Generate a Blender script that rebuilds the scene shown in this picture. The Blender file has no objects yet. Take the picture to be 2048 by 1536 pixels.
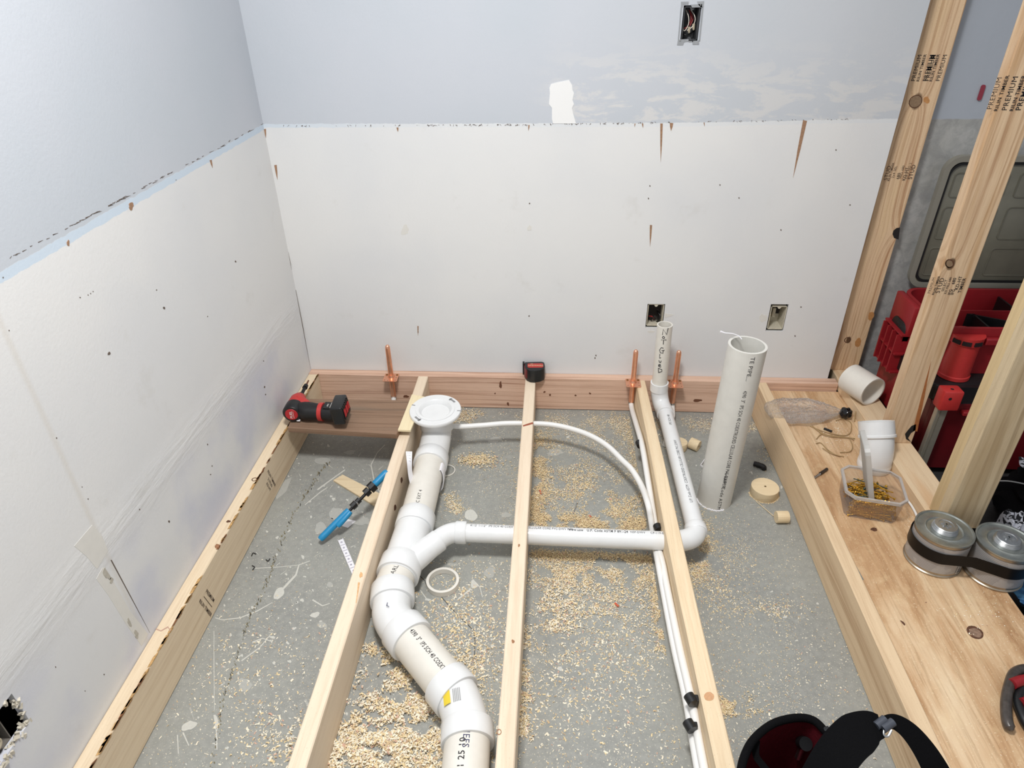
import bpy, bmesh, math, random
from mathutils import Vector, Matrix, Euler, noise
PI = math.pi
random.seed(7)
S = bpy.context.scene
COL = S.collection
# ------------------------------------------------------------------ camera
FOC = 1362.2675; CX, CY = 1024.0, 768.0
CAM = Vector((0.92170408, -2.21100636, 1.47189918))
RM = Euler((math.radians(58.01857459), math.radians(0.79102402), math.radians(3.30740321)), 'XYZ').to_matrix()
cd = bpy.data.cameras.new('camera'); cam = bpy.data.objects.new('camera', cd); COL.objects.link(cam)
cd.sensor_width = 36; cd.lens = FOC / 2048 * 36; cd.clip_start = 0.02
cam.matrix_world = Matrix.Translation(CAM) @ RM.to_4x4(); S.camera = cam
# ------------------------------------------------------------------ world, lamps, exposure
w = bpy.data.worlds.new('world'); S.world = w; w.use_nodes = True
w.node_tree.nodes['Background'].inputs[0].default_value = (0.97, 0.98, 1.0, 1)
w.node_tree.nodes['Background'].inputs[1].default_value = 0.60
def lamp(name, loc, size, energy, col=(1, 1, 1), target=None, sy=None):
    l = bpy.data.lights.new(name, 'AREA'); l.shape = 'RECTANGLE'; l.size = size; l.size_y = sy or size
    l.energy = energy; l.color = col
    o = bpy.data.objects.new(name, l); COL.objects.link(o); o.location = loc
    if target:
        o.rotation_euler = (Vector(target) - Vector(loc)).to_track_quat('-Z', 'Y').to_euler()
    return o
lamp('ceiling_lamp', (0.74, -1.45, 2.5), 0.34, 47, (1.0, 0.99, 0.975))
S.view_settings.view_transform = 'Standard'; S.view_settings.look = 'None'
S.view_settings.gamma = 1; S.view_settings.use_curve_mapping = False
S.view_settings.exposure = 0.05

def at(px, py, x=None, y=None, z=None):
    """Point of the photograph's sight line on a known plane of the room."""
    d = RM @ Vector(((px - CX) / FOC, -(py - CY) / FOC, -1))
    i, v = (0, x) if x is not None else (1, y) if y is not None else (2, z)
    return CAM + d * ((v - CAM[i]) / d[i])

# ------------------------------------------------------------------ materials
def srgb(c):
    if isinstance(c, str):
        c = [int(c[i:i + 2], 16) / 255 for i in (0, 2, 4)]
    return tuple((v / 12.92 if v <= 0.04045 else ((v + 0.055) / 1.055) ** 2.4) for v in c) + (1,)
class NT:
    def __init__(s, name):
        s.m = bpy.data.materials.new(name); s.m.use_nodes = True
        s.t = s.m.node_tree; s.b = s.t.nodes['Principled BSDF']; s.out = s.t.nodes['Material Output']
    def n(s, typ, **kw):
        x = s.t.nodes.new(typ)
        for k, v in kw.items():
            if isinstance(v, bpy.types.NodeSocket): s.t.links.new(v, x.inputs[k])
            elif k in x.inputs: x.inputs[k].default_value = v
            else: setattr(x, k, v)
        return x
    def link(s, a, b): s.t.links.new(a, b)
    def math(s, op, a, b=0.0, c=0.0, clamp=False):
        x = s.t.nodes.new('ShaderNodeMath'); x.operation = op; x.use_clamp = clamp
        for i, v in enumerate((a, b, c)):
            if isinstance(v, bpy.types.NodeSocket): s.t.links.new(v, x.inputs[i])
            else: x.inputs[i].default_value = v
        return x.outputs[0]
    def mix(s, f, a, b):
        x = s.t.nodes.new('ShaderNodeMix'); x.data_type = 'RGBA'
        for i, v in ((0, f), (6, a), (7, b)):
            if isinstance(v, bpy.types.NodeSocket): s.t.links.new(v, x.inputs[i])
            else: x.inputs[i].default_value = v
        return x.outputs[2]
    def ramp(s, f, stops):
        x = s.t.nodes.new('ShaderNodeValToRGB'); s.t.links.new(f, x.inputs[0])
        e = x.color_ramp.elements
        while len(e) < len(stops): e.new(0.5)
        for i, (p, c) in enumerate(stops):
            e[i].position = p; e[i].color = c if len(c) == 4 else (*c, 1)
        return x.outputs[0]
    def obj(s): return s.t.nodes.new('ShaderNodeTexCoord').outputs['Object']
    def noise(s, vec, scale, detail=3, rough=0.5, dist=0.0):
        x = s.t.nodes.new('ShaderNodeTexNoise'); s.t.links.new(vec, x.inputs['Vector'])
        x.inputs['Scale'].default_value = scale; x.inputs['Detail'].default_value = detail
        x.inputs['Roughness'].default_value = rough; x.inputs['Distortion'].default_value = dist
        return x.outputs[0]
    def smooth(s, v, a, b):
        x = s.t.nodes.new('ShaderNodeMapRange'); x.interpolation_type = 'SMOOTHSTEP'
        s.t.links.new(v, x.inputs[0]); x.inputs[1].default_value = a; x.inputs[2].default_value = b
        return x.outputs[0]
    def bump(s, h, strength, dist=0.002):
        x = s.t.nodes.new('ShaderNodeBump'); s.t.links.new(h, x.inputs['Height'])
        x.inputs['Strength'].default_value = strength; x.inputs['Distance'].default_value = dist
        s.t.links.new(x.outputs[0], s.b.inputs['Normal'])
MAT = {}
def plain(name, col, rough=0.5, metal=0.0, bumpy=0.0, bscale=60, var=0.0, spec=0.5, coat=0.0):
    if name in MAT: return MAT[name]
    t = NT(name); c = srgb(col); t.b.inputs['Roughness'].default_value = rough
    t.b.inputs['Metallic'].default_value = metal; t.b.inputs['Specular IOR Level'].default_value = spec
    t.b.inputs['Coat Weight'].default_value = coat
    o = t.obj(); n = t.noise(o, bscale, 4)
    if var:
        d = tuple(v * (1 - var) for v in c[:3]) + (1,); e = tuple(min(1, v * (1 + var)) for v in c[:3]) + (1,)
        t.link(t.ramp(n, [(0.3, d), (0.7, e)]), t.b.inputs['Base Color'])
    else: t.b.inputs['Base Color'].default_value = c
    if bumpy: t.bump(n, bumpy)
    MAT[name] = t.m; return t.m

def wood(name, light, dark, axis, cross=(1, 0.7), period=0.011, warp=0.018, depth=0.55, knots=(), tint=None, speck=0.06, rough=0.62, freq=1.0):
    """Sawn timber: growth-ring streaks along `axis` that flow round any knots.
    cross: weights of the two remaining axes; knots: (cross coord, grain coord, radius, darkness) in object space."""
    if name in MAT: return MAT[name]
    t = NT(name); o = t.obj(); sep = t.n('ShaderNodeSeparateXYZ'); t.link(o, sep.inputs[0])
    ax = 'XYZ'.index(axis); oth = [i for i in range(3) if i != ax]
    A, B, G = sep.outputs[oth[0]], sep.outputs[oth[1]], sep.outputs[ax]
    info = t.n('ShaderNodeObjectInfo'); r = t.math('MULTIPLY', info.outputs['Random'], 37.0)
    comb = t.n('ShaderNodeCombineXYZ')
    t.link(t.math('ADD', t.math('MULTIPLY', A, 9.0), r), comb.inputs[0]); t.link(t.math('MULTIPLY', B, 9.0), comb.inputs[1])
    t.link(t.math('ADD', t.math('MULTIPLY', G, 1.1), r), comb.inputs[2])
    nz = t.noise(comb.outputs[0], 1.0, 2, 0.5)
    cr = t.math('ADD', t.math('MULTIPLY', A, cross[0]), t.math('MULTIPLY', B, cross[1]))
    psi = cr; inside = None
    for (kc, kg, kr, kd) in knots:
        dx = t.math('SUBTRACT', cr, kc); dg = t.math('MULTIPLY', t.math('SUBTRACT', G, kg), 0.62)
        d2 = t.math('ADD', t.math('MULTIPLY', dx, dx), t.math('MULTIPLY', dg, dg))
        q = t.math('DIVIDE', 2.2 * kr * kr, t.math('ADD', d2, kr * kr * 0.35))
        psi = t.math('ADD', psi, t.math('MULTIPLY', dx, q))
        wob = t.math('MULTIPLY', t.math('SUBTRACT', nz, 0.5), kr)
        dd = t.math('ADD', t.math('SQRT', d2), wob)
        inn = t.math('MULTIPLY', t.math('SUBTRACT', 1.0, t.smooth(dd, kr * 0.75, kr * 1.15)), kd)
        inside = inn if inside is None else t.math('MAXIMUM', inside, inn)
    psi = t.math('ADD', psi, t.math('MULTIPLY', nz, warp * 3))
    cb_ = t.n('ShaderNodeCombineXYZ'); t.link(t.math('MULTIPLY', psi, 1.15 / period), cb_.inputs[0]); t.link(t.math('MULTIPLY', G, 0.9), cb_.inputs[1]); t.link(r, cb_.inputs[2])
    band = t.smooth(t.noise(cb_.outputs[0], 1.0, 3, 0.62), 0.42, 0.72)
    comb2 = t.n('ShaderNodeCombineXYZ')
    t.link(t.math('ADD', t.math('MULTIPLY', A, 260.0), r), comb2.inputs[0]); t.link(t.math('MULTIPLY', B, 260.0), comb2.inputs[1])
    t.link(t.math('MULTIPLY', G, 14.0), comb2.inputs[2])
    fib = t.noise(comb2.outputs[0], 1.0, 3, 0.6)
    comb3 = t.n('ShaderNodeCombineXYZ')
    t.link(t.math('MULTIPLY', A, 22.0), comb3.inputs[0]); t.link(t.math('MULTIPLY', B, 22.0), comb3.inputs[1])
    t.link(t.math('ADD', t.math('MULTIPLY', G, 2.0), r), comb3.inputs[2])
    blot = t.noise(comb3.outputs[0], 1.0, 3, 0.6)
    amp = t.math('MULTIPLY', t.math('ADD', t.math('MULTIPLY', t.smooth(blot, 0.3, 0.75), 0.5), 0.5), depth)
    f = t.math('ADD', t.math('MULTIPLY', band, amp), t.math('MULTIPLY', t.math('SUBTRACT', fib, 0.45), 0.55), clamp=True)
    c = t.mix(f, srgb(light), srgb(dark))
    if tint:
        c = t.mix(t.math('MULTIPLY', t.smooth(blot, 0.45, 0.7), 0.6), c, srgb(tint))
    if inside is not None:
        dk = tuple(v * 0.22 for v in srgb(dark)[:3]) + (1,)
        c = t.mix(inside, c, dk)
    sp = t.noise(o, 420, 2, 0.5)
    c = t.mix(t.math('MULTIPLY', t.smooth(sp, 0.66, 0.74), speck * 6, clamp=True), c, tuple(v * 0.55 for v in srgb(dark)[:3]) + (1,))
    t.link(c, t.b.inputs['Base Color']); t.b.inputs['Roughness'].default_value = rough
    t.b.inputs['Specular IOR Level'].default_value = 0.3
    t.bump(fib, 0.25, 0.001); MAT[name] = t.m; return t.m

# ------------------------------------------------------------------ mesh helpers
def tag(o, label=None, cat=None, group=None, kind=None):
    if label: o['label'] = label
    if cat: o['category'] = cat
    if group: o['group'] = group
    if kind: o['kind'] = kind
    return o
def thing(name, loc, label, cat, group=None, rz=0.0):
    o = bpy.data.objects.new(name, None); COL.objects.link(o); o.location = loc; o.rotation_euler = (0, 0, rz)
    o.empty_display_size = 0.02
    return tag(o, label, cat, group)
def origin(p):
    v = Vector((0, 0, 0))
    while p is not None: v += p.location; p = p.parent
    return v
def obj(name, bm, mat, parent=None, label=None, smooth=False, loc=None, kind=None, local=False):
    """Link bm (world coordinates) as one mesh object; loc = where a top-level mesh has its origin."""
    base = Vector((0, 0, 0)) if local else (origin(parent) if parent else Vector(loc or (0, 0, 0)))
    if base.length: bmesh.ops.translate(bm, verts=bm.verts, vec=-base)
    me = bpy.data.meshes.new(name); bm.to_mesh(me); bm.free()
    for m in (mat if isinstance(mat, (list, tuple)) else [mat]): me.materials.append(m)
    if smooth:
        for p in me.polygons: p.use_smooth = True
        me.set_sharp_from_angle(angle=math.radians(38))
    o = bpy.data.objects.new(name, me); COL.objects.link(o)
    if parent: o.parent = parent
    elif loc is not None: o.location = loc
    if label: o['label'] = label
    if kind: o['kind'] = kind
    return o
def add_hex(bm, c8, mi=0):
    v = [bm.verts.new(p) for p in c8]
    for f in ((3, 2, 1, 0), (4, 5, 6, 7), (0, 1, 5, 4), (1, 2, 6, 5), (2, 3, 7, 6), (3, 0, 4, 7)):
        fc = bm.faces.new([v[i] for i in f]); fc.material_index = mi
    return v
def add_box(bm, lo, hi, mi=0, M=None):
    (x0, y0, z0), (x1, y1, z1) = lo, hi
    c = [Vector(p) for p in ((x0, y0, z0), (x1, y0, z0), (x1, y1, z0), (x0, y1, z0), (x0, y0, z1), (x1, y0, z1), (x1, y1, z1), (x0, y1, z1))]
    if M: c = [M @ p for p in c]
    return add_hex(bm, c, mi)
def box(lo, hi, bev=0.0, M=None, seg=2):
    bm = bmesh.new(); add_box(bm, lo, hi, 0, None)
    if bev: bmesh.ops.bevel(bm, geom=list(bm.edges), offset=bev, segments=seg, affect='EDGES', profile=0.5)
    if M: bmesh.ops.transform(bm, matrix=M, verts=bm.verts)
    return bm
def frame(d):
    d = d.normalized(); u = Vector((0, 0, 1)) if abs(d.z) < 0.9 else Vector((1, 0, 0))
    a = d.cross(u).normalized(); return a, a.cross(d).normalized()
def add_tube(bm, pts, rad, seg=20, caps=True, mi=0, flat=None):
    pts = [Vector(p) for p in pts]; n = len(pts)
    rr = rad if isinstance(rad, (list, tuple)) else [rad] * n
    tang = []
    for i in range(n):
        a = pts[max(i - 1, 0)]; b = pts[min(i + 1, n - 1)]
        if 0 < i < n - 1:
            t = (pts[i] - a).normalized() + (b - pts[i]).normalized()
            if t.length < 1e-6: t = b - a
        else: t = b - a
        if t.length < 1e-9: t = Vector((0, 0, 1))
        tang.append(t.normalized())
    a, b = frame(tang[0]); rings = []
    for i in range(n):
        t = tang[i]; a = (a - t * a.dot(t)); a = a.normalized() if a.length > 1e-6 else frame(t)[0]; b = t.cross(a)
        sa, sb = flat or (1, 1)
        rings.append([bm.verts.new(pts[i] + (a * math.cos(k * 2 * PI / seg) * sa + b * math.sin(k * 2 * PI / seg) * sb) * rr[i]) for k in range(seg)])
    for i in range(n - 1):
        for k in range(seg):
            f = bm.faces.new((rings[i][k], rings[i][(k + 1) % seg], rings[i + 1][(k + 1) % seg], rings[i + 1][k])); f.material_index = mi
    if caps:
        f = bm.faces.new(rings[0][::-1]); f.material_index = mi
        f = bm.faces.new(rings[-1]); f.material_index = mi
    return rings
def tube(pts, rad, seg=20, caps=True, flat=None):
    bm = bmesh.new(); add_tube(bm, pts, rad, seg, caps, 0, flat); return bm
def hollow(p0, p1, ro, ri, seg=40, inner_len=None):
    """Open-ended pipe with a real wall from p0 to p1."""
    p0, p1 = Vector(p0), Vector(p1); d = (p1 - p0).normalized()
    bm = bmesh.new(); a, b = frame(d); L = []
    q = p0 if inner_len is None else p1 - d * inner_len
    for (p, r) in ((p0, ro), (p1, ro), (p1, ri), (q, ri)):
        L.append([bm.verts.new(p + (a * math.cos(k * 2 * PI / seg) + b * math.sin(k * 2 * PI / seg)) * r) for k in range(seg)])
    for i in range(3):
        for k in range(seg): bm.faces.new((L[i][k], L[i][(k + 1) % seg], L[i + 1][(k + 1) % seg], L[i + 1][k]))
    if inner_len is None:
        for k in range(seg): bm.faces.new((L[3][k], L[3][(k + 1) % seg], L[0][(k + 1) % seg], L[0][k]))
    else: bm.faces.new(L[3]); bm.faces.new(L[0][::-1])
    bmesh.ops.recalc_face_normals(bm, faces=bm.faces); return bm
def add_lathe(bm, prof, M=None, seg=40, mi=0, closed=False):
    M = M or Matrix(); rings = []
    for (r, z) in prof:
        if r < 1e-6: rings.append([bm.verts.new(M @ Vector((0, 0, z)))])
        else: rings.append([bm.verts.new(M @ Vector((r * math.cos(k * 2 * PI / seg), r * math.sin(k * 2 * PI / seg), z))) for k in range(seg)])
    idx = list(range(len(rings) - 1)) + ([-1] if closed else [])
    for i in idx:
        A, B = rings[i], rings[i + 1] if i >= 0 else rings[0]
        if i < 0: A = rings[-1]
        for k in range(seg):
            q = (k + 1) % seg
            if len(A) == 1 and len(B) == 1: continue
            vs = (A[0], B[q], B[k]) if len(A) == 1 else (A[k], A[q], B[0]) if len(B) == 1 else (A[k], A[q], B[q], B[k])
            f = bm.faces.new(vs); f.material_index = mi
def lathe(prof, M=None, seg=40, closed=False):
    bm = bmesh.new(); add_lathe(bm, prof, M, seg, 0, closed); bmesh.ops.recalc_face_normals(bm, faces=bm.faces); return bm
def add_prism(bm, poly, h0, h1, M=None, mi=0):
    """poly in xy, extruded from h0 to h1 along z, then placed by M."""
    M = M or Matrix(); n = len(poly)
    a = [bm.verts.new(M @ Vector((p[0], p[1], h0))) for p in poly]; b = [bm.verts.new(M @ Vector((p[0], p[1], h1))) for p in poly]
    f = bm.faces.new(a[::-1]); f.material_index = mi; f = bm.faces.new(b); f.material_index = mi
    for i in range(n):
        f = bm.faces.new((a[i], a[(i + 1) % n], b[(i + 1) % n], b[i])); f.material_index = mi
def prism(poly, h0, h1, M=None, bev=0.0):
    bm = bmesh.new(); add_prism(bm, poly, h0, h1)
    if bev: bmesh.ops.bevel(bm, geom=list(bm.edges), offset=bev, segments=2, affect='EDGES', profile=0.5)
    if M: bmesh.ops.transform(bm, matrix=M, verts=bm.verts)
    bmesh.ops.recalc_face_normals(bm, faces=bm.faces)
    return bm
def rrect(x0, y0, x1, y1, r, n=5):
    out = []
    for cx, cy, a0 in ((x1 - r, y1 - r, 0), (x0 + r, y1 - r, 90), (x0 + r, y0 + r, 180), (x1 - r, y0 + r, 270)):
        for k in range(n + 1):
            a = math.radians(a0 + 90 * k / n); out.append((cx + r * math.cos(a), cy + r * math.sin(a)))
    return out
def basis(o, ex, ey, ez):
    return Matrix(((ex[0], ey[0], ez[0], o[0]), (ex[1], ey[1], ez[1], o[1]), (ex[2], ey[2], ez[2], o[2]), (0, 0, 0, 1)))
def align(o, d):
    d = Vector(d).normalized(); a, b = frame(d); return basis(o, a, b, d)
_tc = {}
def text_geo(s, size, spacing=1.0, bold=0.0):
    k = (s, spacing, bold)
    if k not in _tc:
        c = bpy.data.curves.new('t', 'FONT'); c.body = s; c.size = 1; c.space_character = spacing; c.resolution_u = 2
        c.align_x = 'CENTER'; c.align_y = 'CENTER'; c.offset = bold
        o = bpy.data.objects.new('t', c); COL.objects.link(o)
        dg = bpy.context.evaluated_depsgraph_get(); me = bpy.data.meshes.new_from_object(o.evaluated_get(dg))
        _tc[k] = ([tuple(v.co) for v in me.vertices], [tuple(p.vertices) for p in me.polygons])
        bpy.data.objects.remove(o); bpy.data.curves.remove(c); bpy.data.meshes.remove(me)
    V, F = _tc[k]; return [(v[0] * size, v[1] * size) for v in V], F
def add_text(bm, s, size, fn, spacing=1.0, bold=0.0, mi=0, drop=0.0, length=None):
    V, F = text_geo(s, size, max(spacing, 1.08), min(bold, .012))
    if length:
        k_ = length / (max(v[0] for v in V) - min(v[0] for v in V)); V = [(v[0] * k_, v[1]) for v in V]
    vs = [bm.verts.new(fn(u, v)) for u, v in V]
    for f in F:
        if drop and random.random() < drop: continue
        try: q = bm.faces.new([vs[i] for i in f]); q.material_index = mi
        except ValueError: pass
def flat_text(s, size, M, **k):
    bm = bmesh.new(); add_text(bm, s, size, lambda u, v: M @ Vector((u, v, 0)), **k); return bm
def pipe_text(bm, s, size, p0, p1, r, up, u0=0.5, **k):
    """Writing along a pipe from p0 to p1, on the side facing `up`."""
    p0, p1 = Vector(p0), Vector(p1); d = (p1 - p0).normalized(); up = Vector(up); up = (up - d * up.dot(d)).normalized(); sd = up.cross(d)
    c = p0.lerp(p1, u0)
    def fn(u, v):
        a = v / r
        return c + d * u + up * (math.cos(a) * (r + 0.0004)) + sd * (math.sin(a) * (r + 0.0004))
    add_text(bm, s, size, fn, **k)

# ------------------------------------------------------------------ shared materials
JT = dict(period=0.019, warp=0.022, depth=0.5)
W_WHITE = wood('whitewood_joist', 'E7D6BE', 'C4A483', 'Y', (0.9, 1.0), knots=(), **JT)
W_STUD = None
W_FIR = wood('douglas_fir', 'DDBBA4', '976A53', 'X', (-0.9, 1.0), period=0.0115, warp=0.016, depth=0.75, speck=0.04)
W_OLD = wood('weathered_plank', '8F745F', '573F31', 'X', (1.0, 0.6), period=0.016, warp=0.03, depth=0.8, tint='7C7062', speck=0.1)
W_SHIM = wood('pale_shim', 'EBDCB8', 'D2BA8E', 'Y', (1.0, 0.8), period=0.012, warp=0.01, depth=0.4)
PVC = plain('white_pvc', 'E3E4E4', 0.26, 0, 0.03, 30, 0.02, coat=0.15)
PVC_PIPE = plain('cream_pvc_pipe', 'E0DCD3', 0.36, 0, 0.03, 40, 0.03)
PVC_GREY = plain('grey_white_pvc_pipe', 'D5D3CC', 0.42, 0, 0.03, 40, 0.03)
PEX = plain('white_pex', 'E9E8E5', 0.3, 0, 0, 40)
COPPER = plain('copper', 'F3B595', 0.28, 0.85, 0.05, 40, 0.1)
STEEL = plain('steel', 'B9BABA', 0.3, 1.0, 0.05, 50, 0.1)
INK = plain('printing_ink', '1C1B20', 0.7)
INK_SOFT = plain('faded_stamp_ink', '4A3A30', 0.8)
BLACK = plain('black_rubber', '141416', 0.55, 0, 0.1, 120)
BLACKP = plain('black_plastic', '17181A', 0.38, 0, 0.05, 90)
RED = plain('red_plastic', '8E1D24', 0.42, 0, 0.05, 90, 0.05)
REDT = plain('tool_red', 'B83230', 0.4, 0, 0.05, 90, 0.05)
WHITEP = plain('white_plastic', 'EDECF0', 0.35)
BLUE = plain('blue_grip', '1E86B8', 0.4, 0, 0.05, 60, 0.05)

# ------------------------------------------------------------------ room
def wall_mat(name, vert_axis_u, left):
    t = NT(name); o = t.obj(); sep = t.n('ShaderNodeSeparateXYZ'); t.link(o, sep.inputs[0])
    U = sep.outputs['Y' if left else 'X']; Z = sep.outputs['Z']
    fine = t.noise(o, 240, 3, 0.6); mid = t.noise(o, 34, 4, 0.65); big = t.noise(o, 2.2, 3, 0.5)
    zz = t.math('ADD', Z, t.math('MULTIPLY', t.math('SUBTRACT', mid, 0.5), 0.010))
    if not left: zz = t.math('SUBTRACT', zz, t.math('MULTIPLY', t.smooth(U, 1.2, 1.95), 0.010))
    upper = t.smooth(zz, 1.0385, 1.0405)
    white = t.mix(t.smooth(big, 0.35, 0.7), srgb('E0E0DF'), srgb('DADBDC'))
    smg = t.math('MULTIPLY', t.smooth(t.noise(o, 7, 5, 0.62), 0.60, 0.72), 0.25)
    white = t.mix(smg, white, srgb('C9C7C2'))
    grey = t.mix(t.smooth(big, 0.3, 0.7), srgb('BEC4CB'), srgb('C3C7CE'))
    if left:
        # bluish scuffed zone under the horizontal joint, taped joints slightly creamier
        low = t.math('SUBTRACT', 1.0, t.smooth(Z, 0.33, 0.46))
        white = t.mix(t.math('MULTIPLY', low, t.smooth(t.noise(o, 4, 4), 0.42, 0.66)), white, srgb('CCCED8'))
        d = t.math('ABSOLUTE', t.math('SUBTRACT', U, -1.24)); seam = t.math('SUBTRACT', 1.0, t.smooth(d, 0.0, 0.012))
        white = t.mix(t.math('MULTIPLY', seam, 0.35), white, srgb('CFC8BC'))
        bandw = 0.017
    else:
        mask = t.math('MULTIPLY', t.smooth(U, 0.82, 1.05), t.math('SUBTRACT', 1.0, t.smooth(Z, 1.10, 1.30)))
        sc = t.n('ShaderNodeMapping'); t.link(o, sc.inputs[0]); sc.inputs['Scale'].default_value = (3.2, 1, 9.0)
        sm = t.noise(sc.outputs[0], 2.3, 6, 0.66, 0.4)
        grey = t.mix(t.math('MULTIPLY', mask, t.math('MULTIPLY', t.smooth(sm, 0.47, 0.56), 0.95)), grey, srgb('D4D3D2'))
        m2 = t.smooth(U, 0.7, 1.7)
        grey = t.mix(t.math('MULTIPLY', m2, 0.35), grey, srgb('C2C6CA'))
        bandw = 0.011
    c = t.mix(upper, white, grey)
    band = t.math('MULTIPLY', t.smooth(zz, 1.0385 - bandw, 1.0405 - bandw), t.math('SUBTRACT', 1.0, upper))
    if not left: band = t.math('MULTIPLY', band, t.math('SUBTRACT', 1.0, t.math('MULTIPLY', t.smooth(U, 0.05, 0.5), 0.75)))
    c = t.mix(t.math('MULTIPLY', band, 0.9 if left else 0.6), c, srgb('C4D3E1'))
    t.link(c, t.b.inputs['Base Color']); t.b.inputs['Roughness'].default_value = 0.55
    t.b.inputs['Specular IOR Level'].default_value = 0.3
    h = t.math('ADD', t.math('MULTIPLY', t.noise(o, 130, 3, 0.6), 0.6), t.math('MULTIPLY', mid, 0.4))
    if left:
        dj = t.math('ABSOLUTE', t.math('SUBTRACT', t.math('ADD', Z, t.math('MULTIPLY', U, 0.028)), 0.415))
        st = t.n('ShaderNodeMapping'); t.link(o, st.inputs[0]); st.inputs['Scale'].default_value = (1, 2.0, 15)
        ridge = t.math('MULTIPLY', t.math('SUBTRACT', 1.0, t.smooth(dj, 0.0, 0.075)), t.noise(st.outputs[0], 3.2, 4, 0.55))
        h = t.math('ADD', h, t.math('MULTIPLY', ridge, 5.5))
    t.bump(h, 0.32, 0.0016)
    return t.m
def wall_panel(name, u0, u1, z0, z1, holes, mapper, mat):
    us = sorted({u0, u1, *[h[0] for h in holes], *[h[1] for h in holes]}); zs = sorted({z0, z1, *[h[2] for h in holes], *[h[3] for h in holes]})
    bm = bmesh.new()
    for i in range(len(us) - 1):
        for j in range(len(zs) - 1):
            a, b, c, d = us[i], us[i + 1], zs[j], zs[j + 1]
            if any(h[0] <= a and b <= h[1] and h[2] <= c and d <= h[3] for h in holes): continue
            add_hex(bm, [mapper(*p) for p in ((a, 0, c), (b, 0, c), (b, 0.013, c), (a, 0.013, c), (a, 0, d), (b, 0, d), (b, 0.013, d), (a, 0.013, d))])
    bmesh.ops.remove_doubles(bm, verts=bm.verts, dist=1e-5)
    # drop the faces shared by neighbouring cells
    cent = {}
    for f in bm.faces: cent.setdefault(tuple(round(v, 4) for v in f.calc_center_median()), []).append(f)
    bmesh.ops.delete(bm, geom=[f for l in cent.values() if len(l) > 1 for f in l], context='FACES')
    bmesh.ops.recalc_face_normals(bm, faces=bm.faces)
    return tag(obj(name, bm, mat), kind='structure')
WB = wall_mat('back_wall_paint', 'X', False); WL = wall_mat('left_wall_paint', 'Y', True)
holes_b = [(1.276, 1.326, 1.262, 1.354), (1.259, 1.321, 0.338, 0.432), (1.685, 1.746, 0.331, 0.437)]
wall_back = wall_panel('wall_back', 0.0, 1.945, -0.02, 2.75, holes_b, lambda u, d, z: (u, d, z), WB)
holes_l = [(-1.66, -1.546, 0.322, 0.404)]
wall_left = wall_panel('wall_left', -3.4, 0.013, -0.02, 2.75, holes_l, lambda u, d, z: (-d, u, z), WL)
CAV = plain('dark_cavity', '2A2522', 0.9)
bm = box((-0.10, 0.10, -0.02), (1.95, 0.11, 2.75)); tag(obj('wall_cavity', bm, CAV, wall_back), kind='structure')
bm = box((-0.11, -3.4, -0.02), (-0.10, 0.10, 2.75)); tag(obj('wall_cavity', bm, CAV, wall_left), kind='structure')
# storage side: recessed wall, unpainted grey fibre below, painted above
t = NT('storage_wall'); o = t.obj(); sep = t.n('ShaderNodeSeparateXYZ'); t.link(o, sep.inputs[0])
n1 = t.noise(o, 26, 5, 0.7, 0.6); n2 = t.noise(o, 6, 3, 0.6)
fib = t.mix(t.smooth(n1, 0.3, 0.72), srgb('9A9B9B'), srgb('B9B9B7')); fib = t.mix(t.math('MULTIPLY', t.smooth(n2, 0.4, 0.7), 0.4), fib, srgb('94958F'))
c = t.mix(t.smooth(t.math('ADD', sep.outputs['Z'], t.math('MULTIPLY', n1, 0.006)), 1.031, 1.035), fib, srgb('A9B0BA'))
t.link(c, t.b.inputs['Base Color']); t.b.inputs['Roughness'].default_value = 0.75; t.bump(n1, 0.4, 0.002)
tag(obj('wall_right', box((1.945, 0.096, -0.02), (4.2, 0.11, 2.75)), t.m), kind='structure')
tag(obj('wall_storage', box((4.2, -3.4, -0.02), (4.21, 0.11, 2.75)), t.m), kind='structure')
# floor: grey painted concrete
t = NT('painted_concrete'); o = t.obj()
n1 = t.noise(o, 3.0, 4, 0.6); n2 = t.noise(o, 60, 4, 0.6); n3 = t.noise(o, 260, 2, 0.5); n4 = t.noise(o, 11, 5, 0.62)
c = t.mix(t.smooth(n1, 0.3, 0.7), srgb('898A86'), srgb('94958F')); c = t.mix(t.math('MULTIPLY', t.smooth(n2, 0.35, 0.7), 0.5), c, srgb('A2A29C'))
c = t.mix(t.math('MULTIPLY', t.smooth(n4, 0.60, 0.70), 0.35), c, srgb('AEAEA8'))
c = t.mix(t.math('MULTIPLY', t.smooth(n3, 0.62, 0.70), 0.75), c, srgb('C4C0B0')); c = t.mix(t.math('MULTIPLY', t.smooth(n3, 0.33, 0.26), 0.35), c, srgb('5C5F5E'))
t.link(c, t.b.inputs['Base Color']); t.b.inputs['Roughness'].default_value = 0.6; t.bump(n2, 0.15, 0.001)
floor = tag(obj('floor', box((-0.10, -3.4, -0.05), (4.2, 0.11, 0.0)), t.m), kind='structure')

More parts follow.
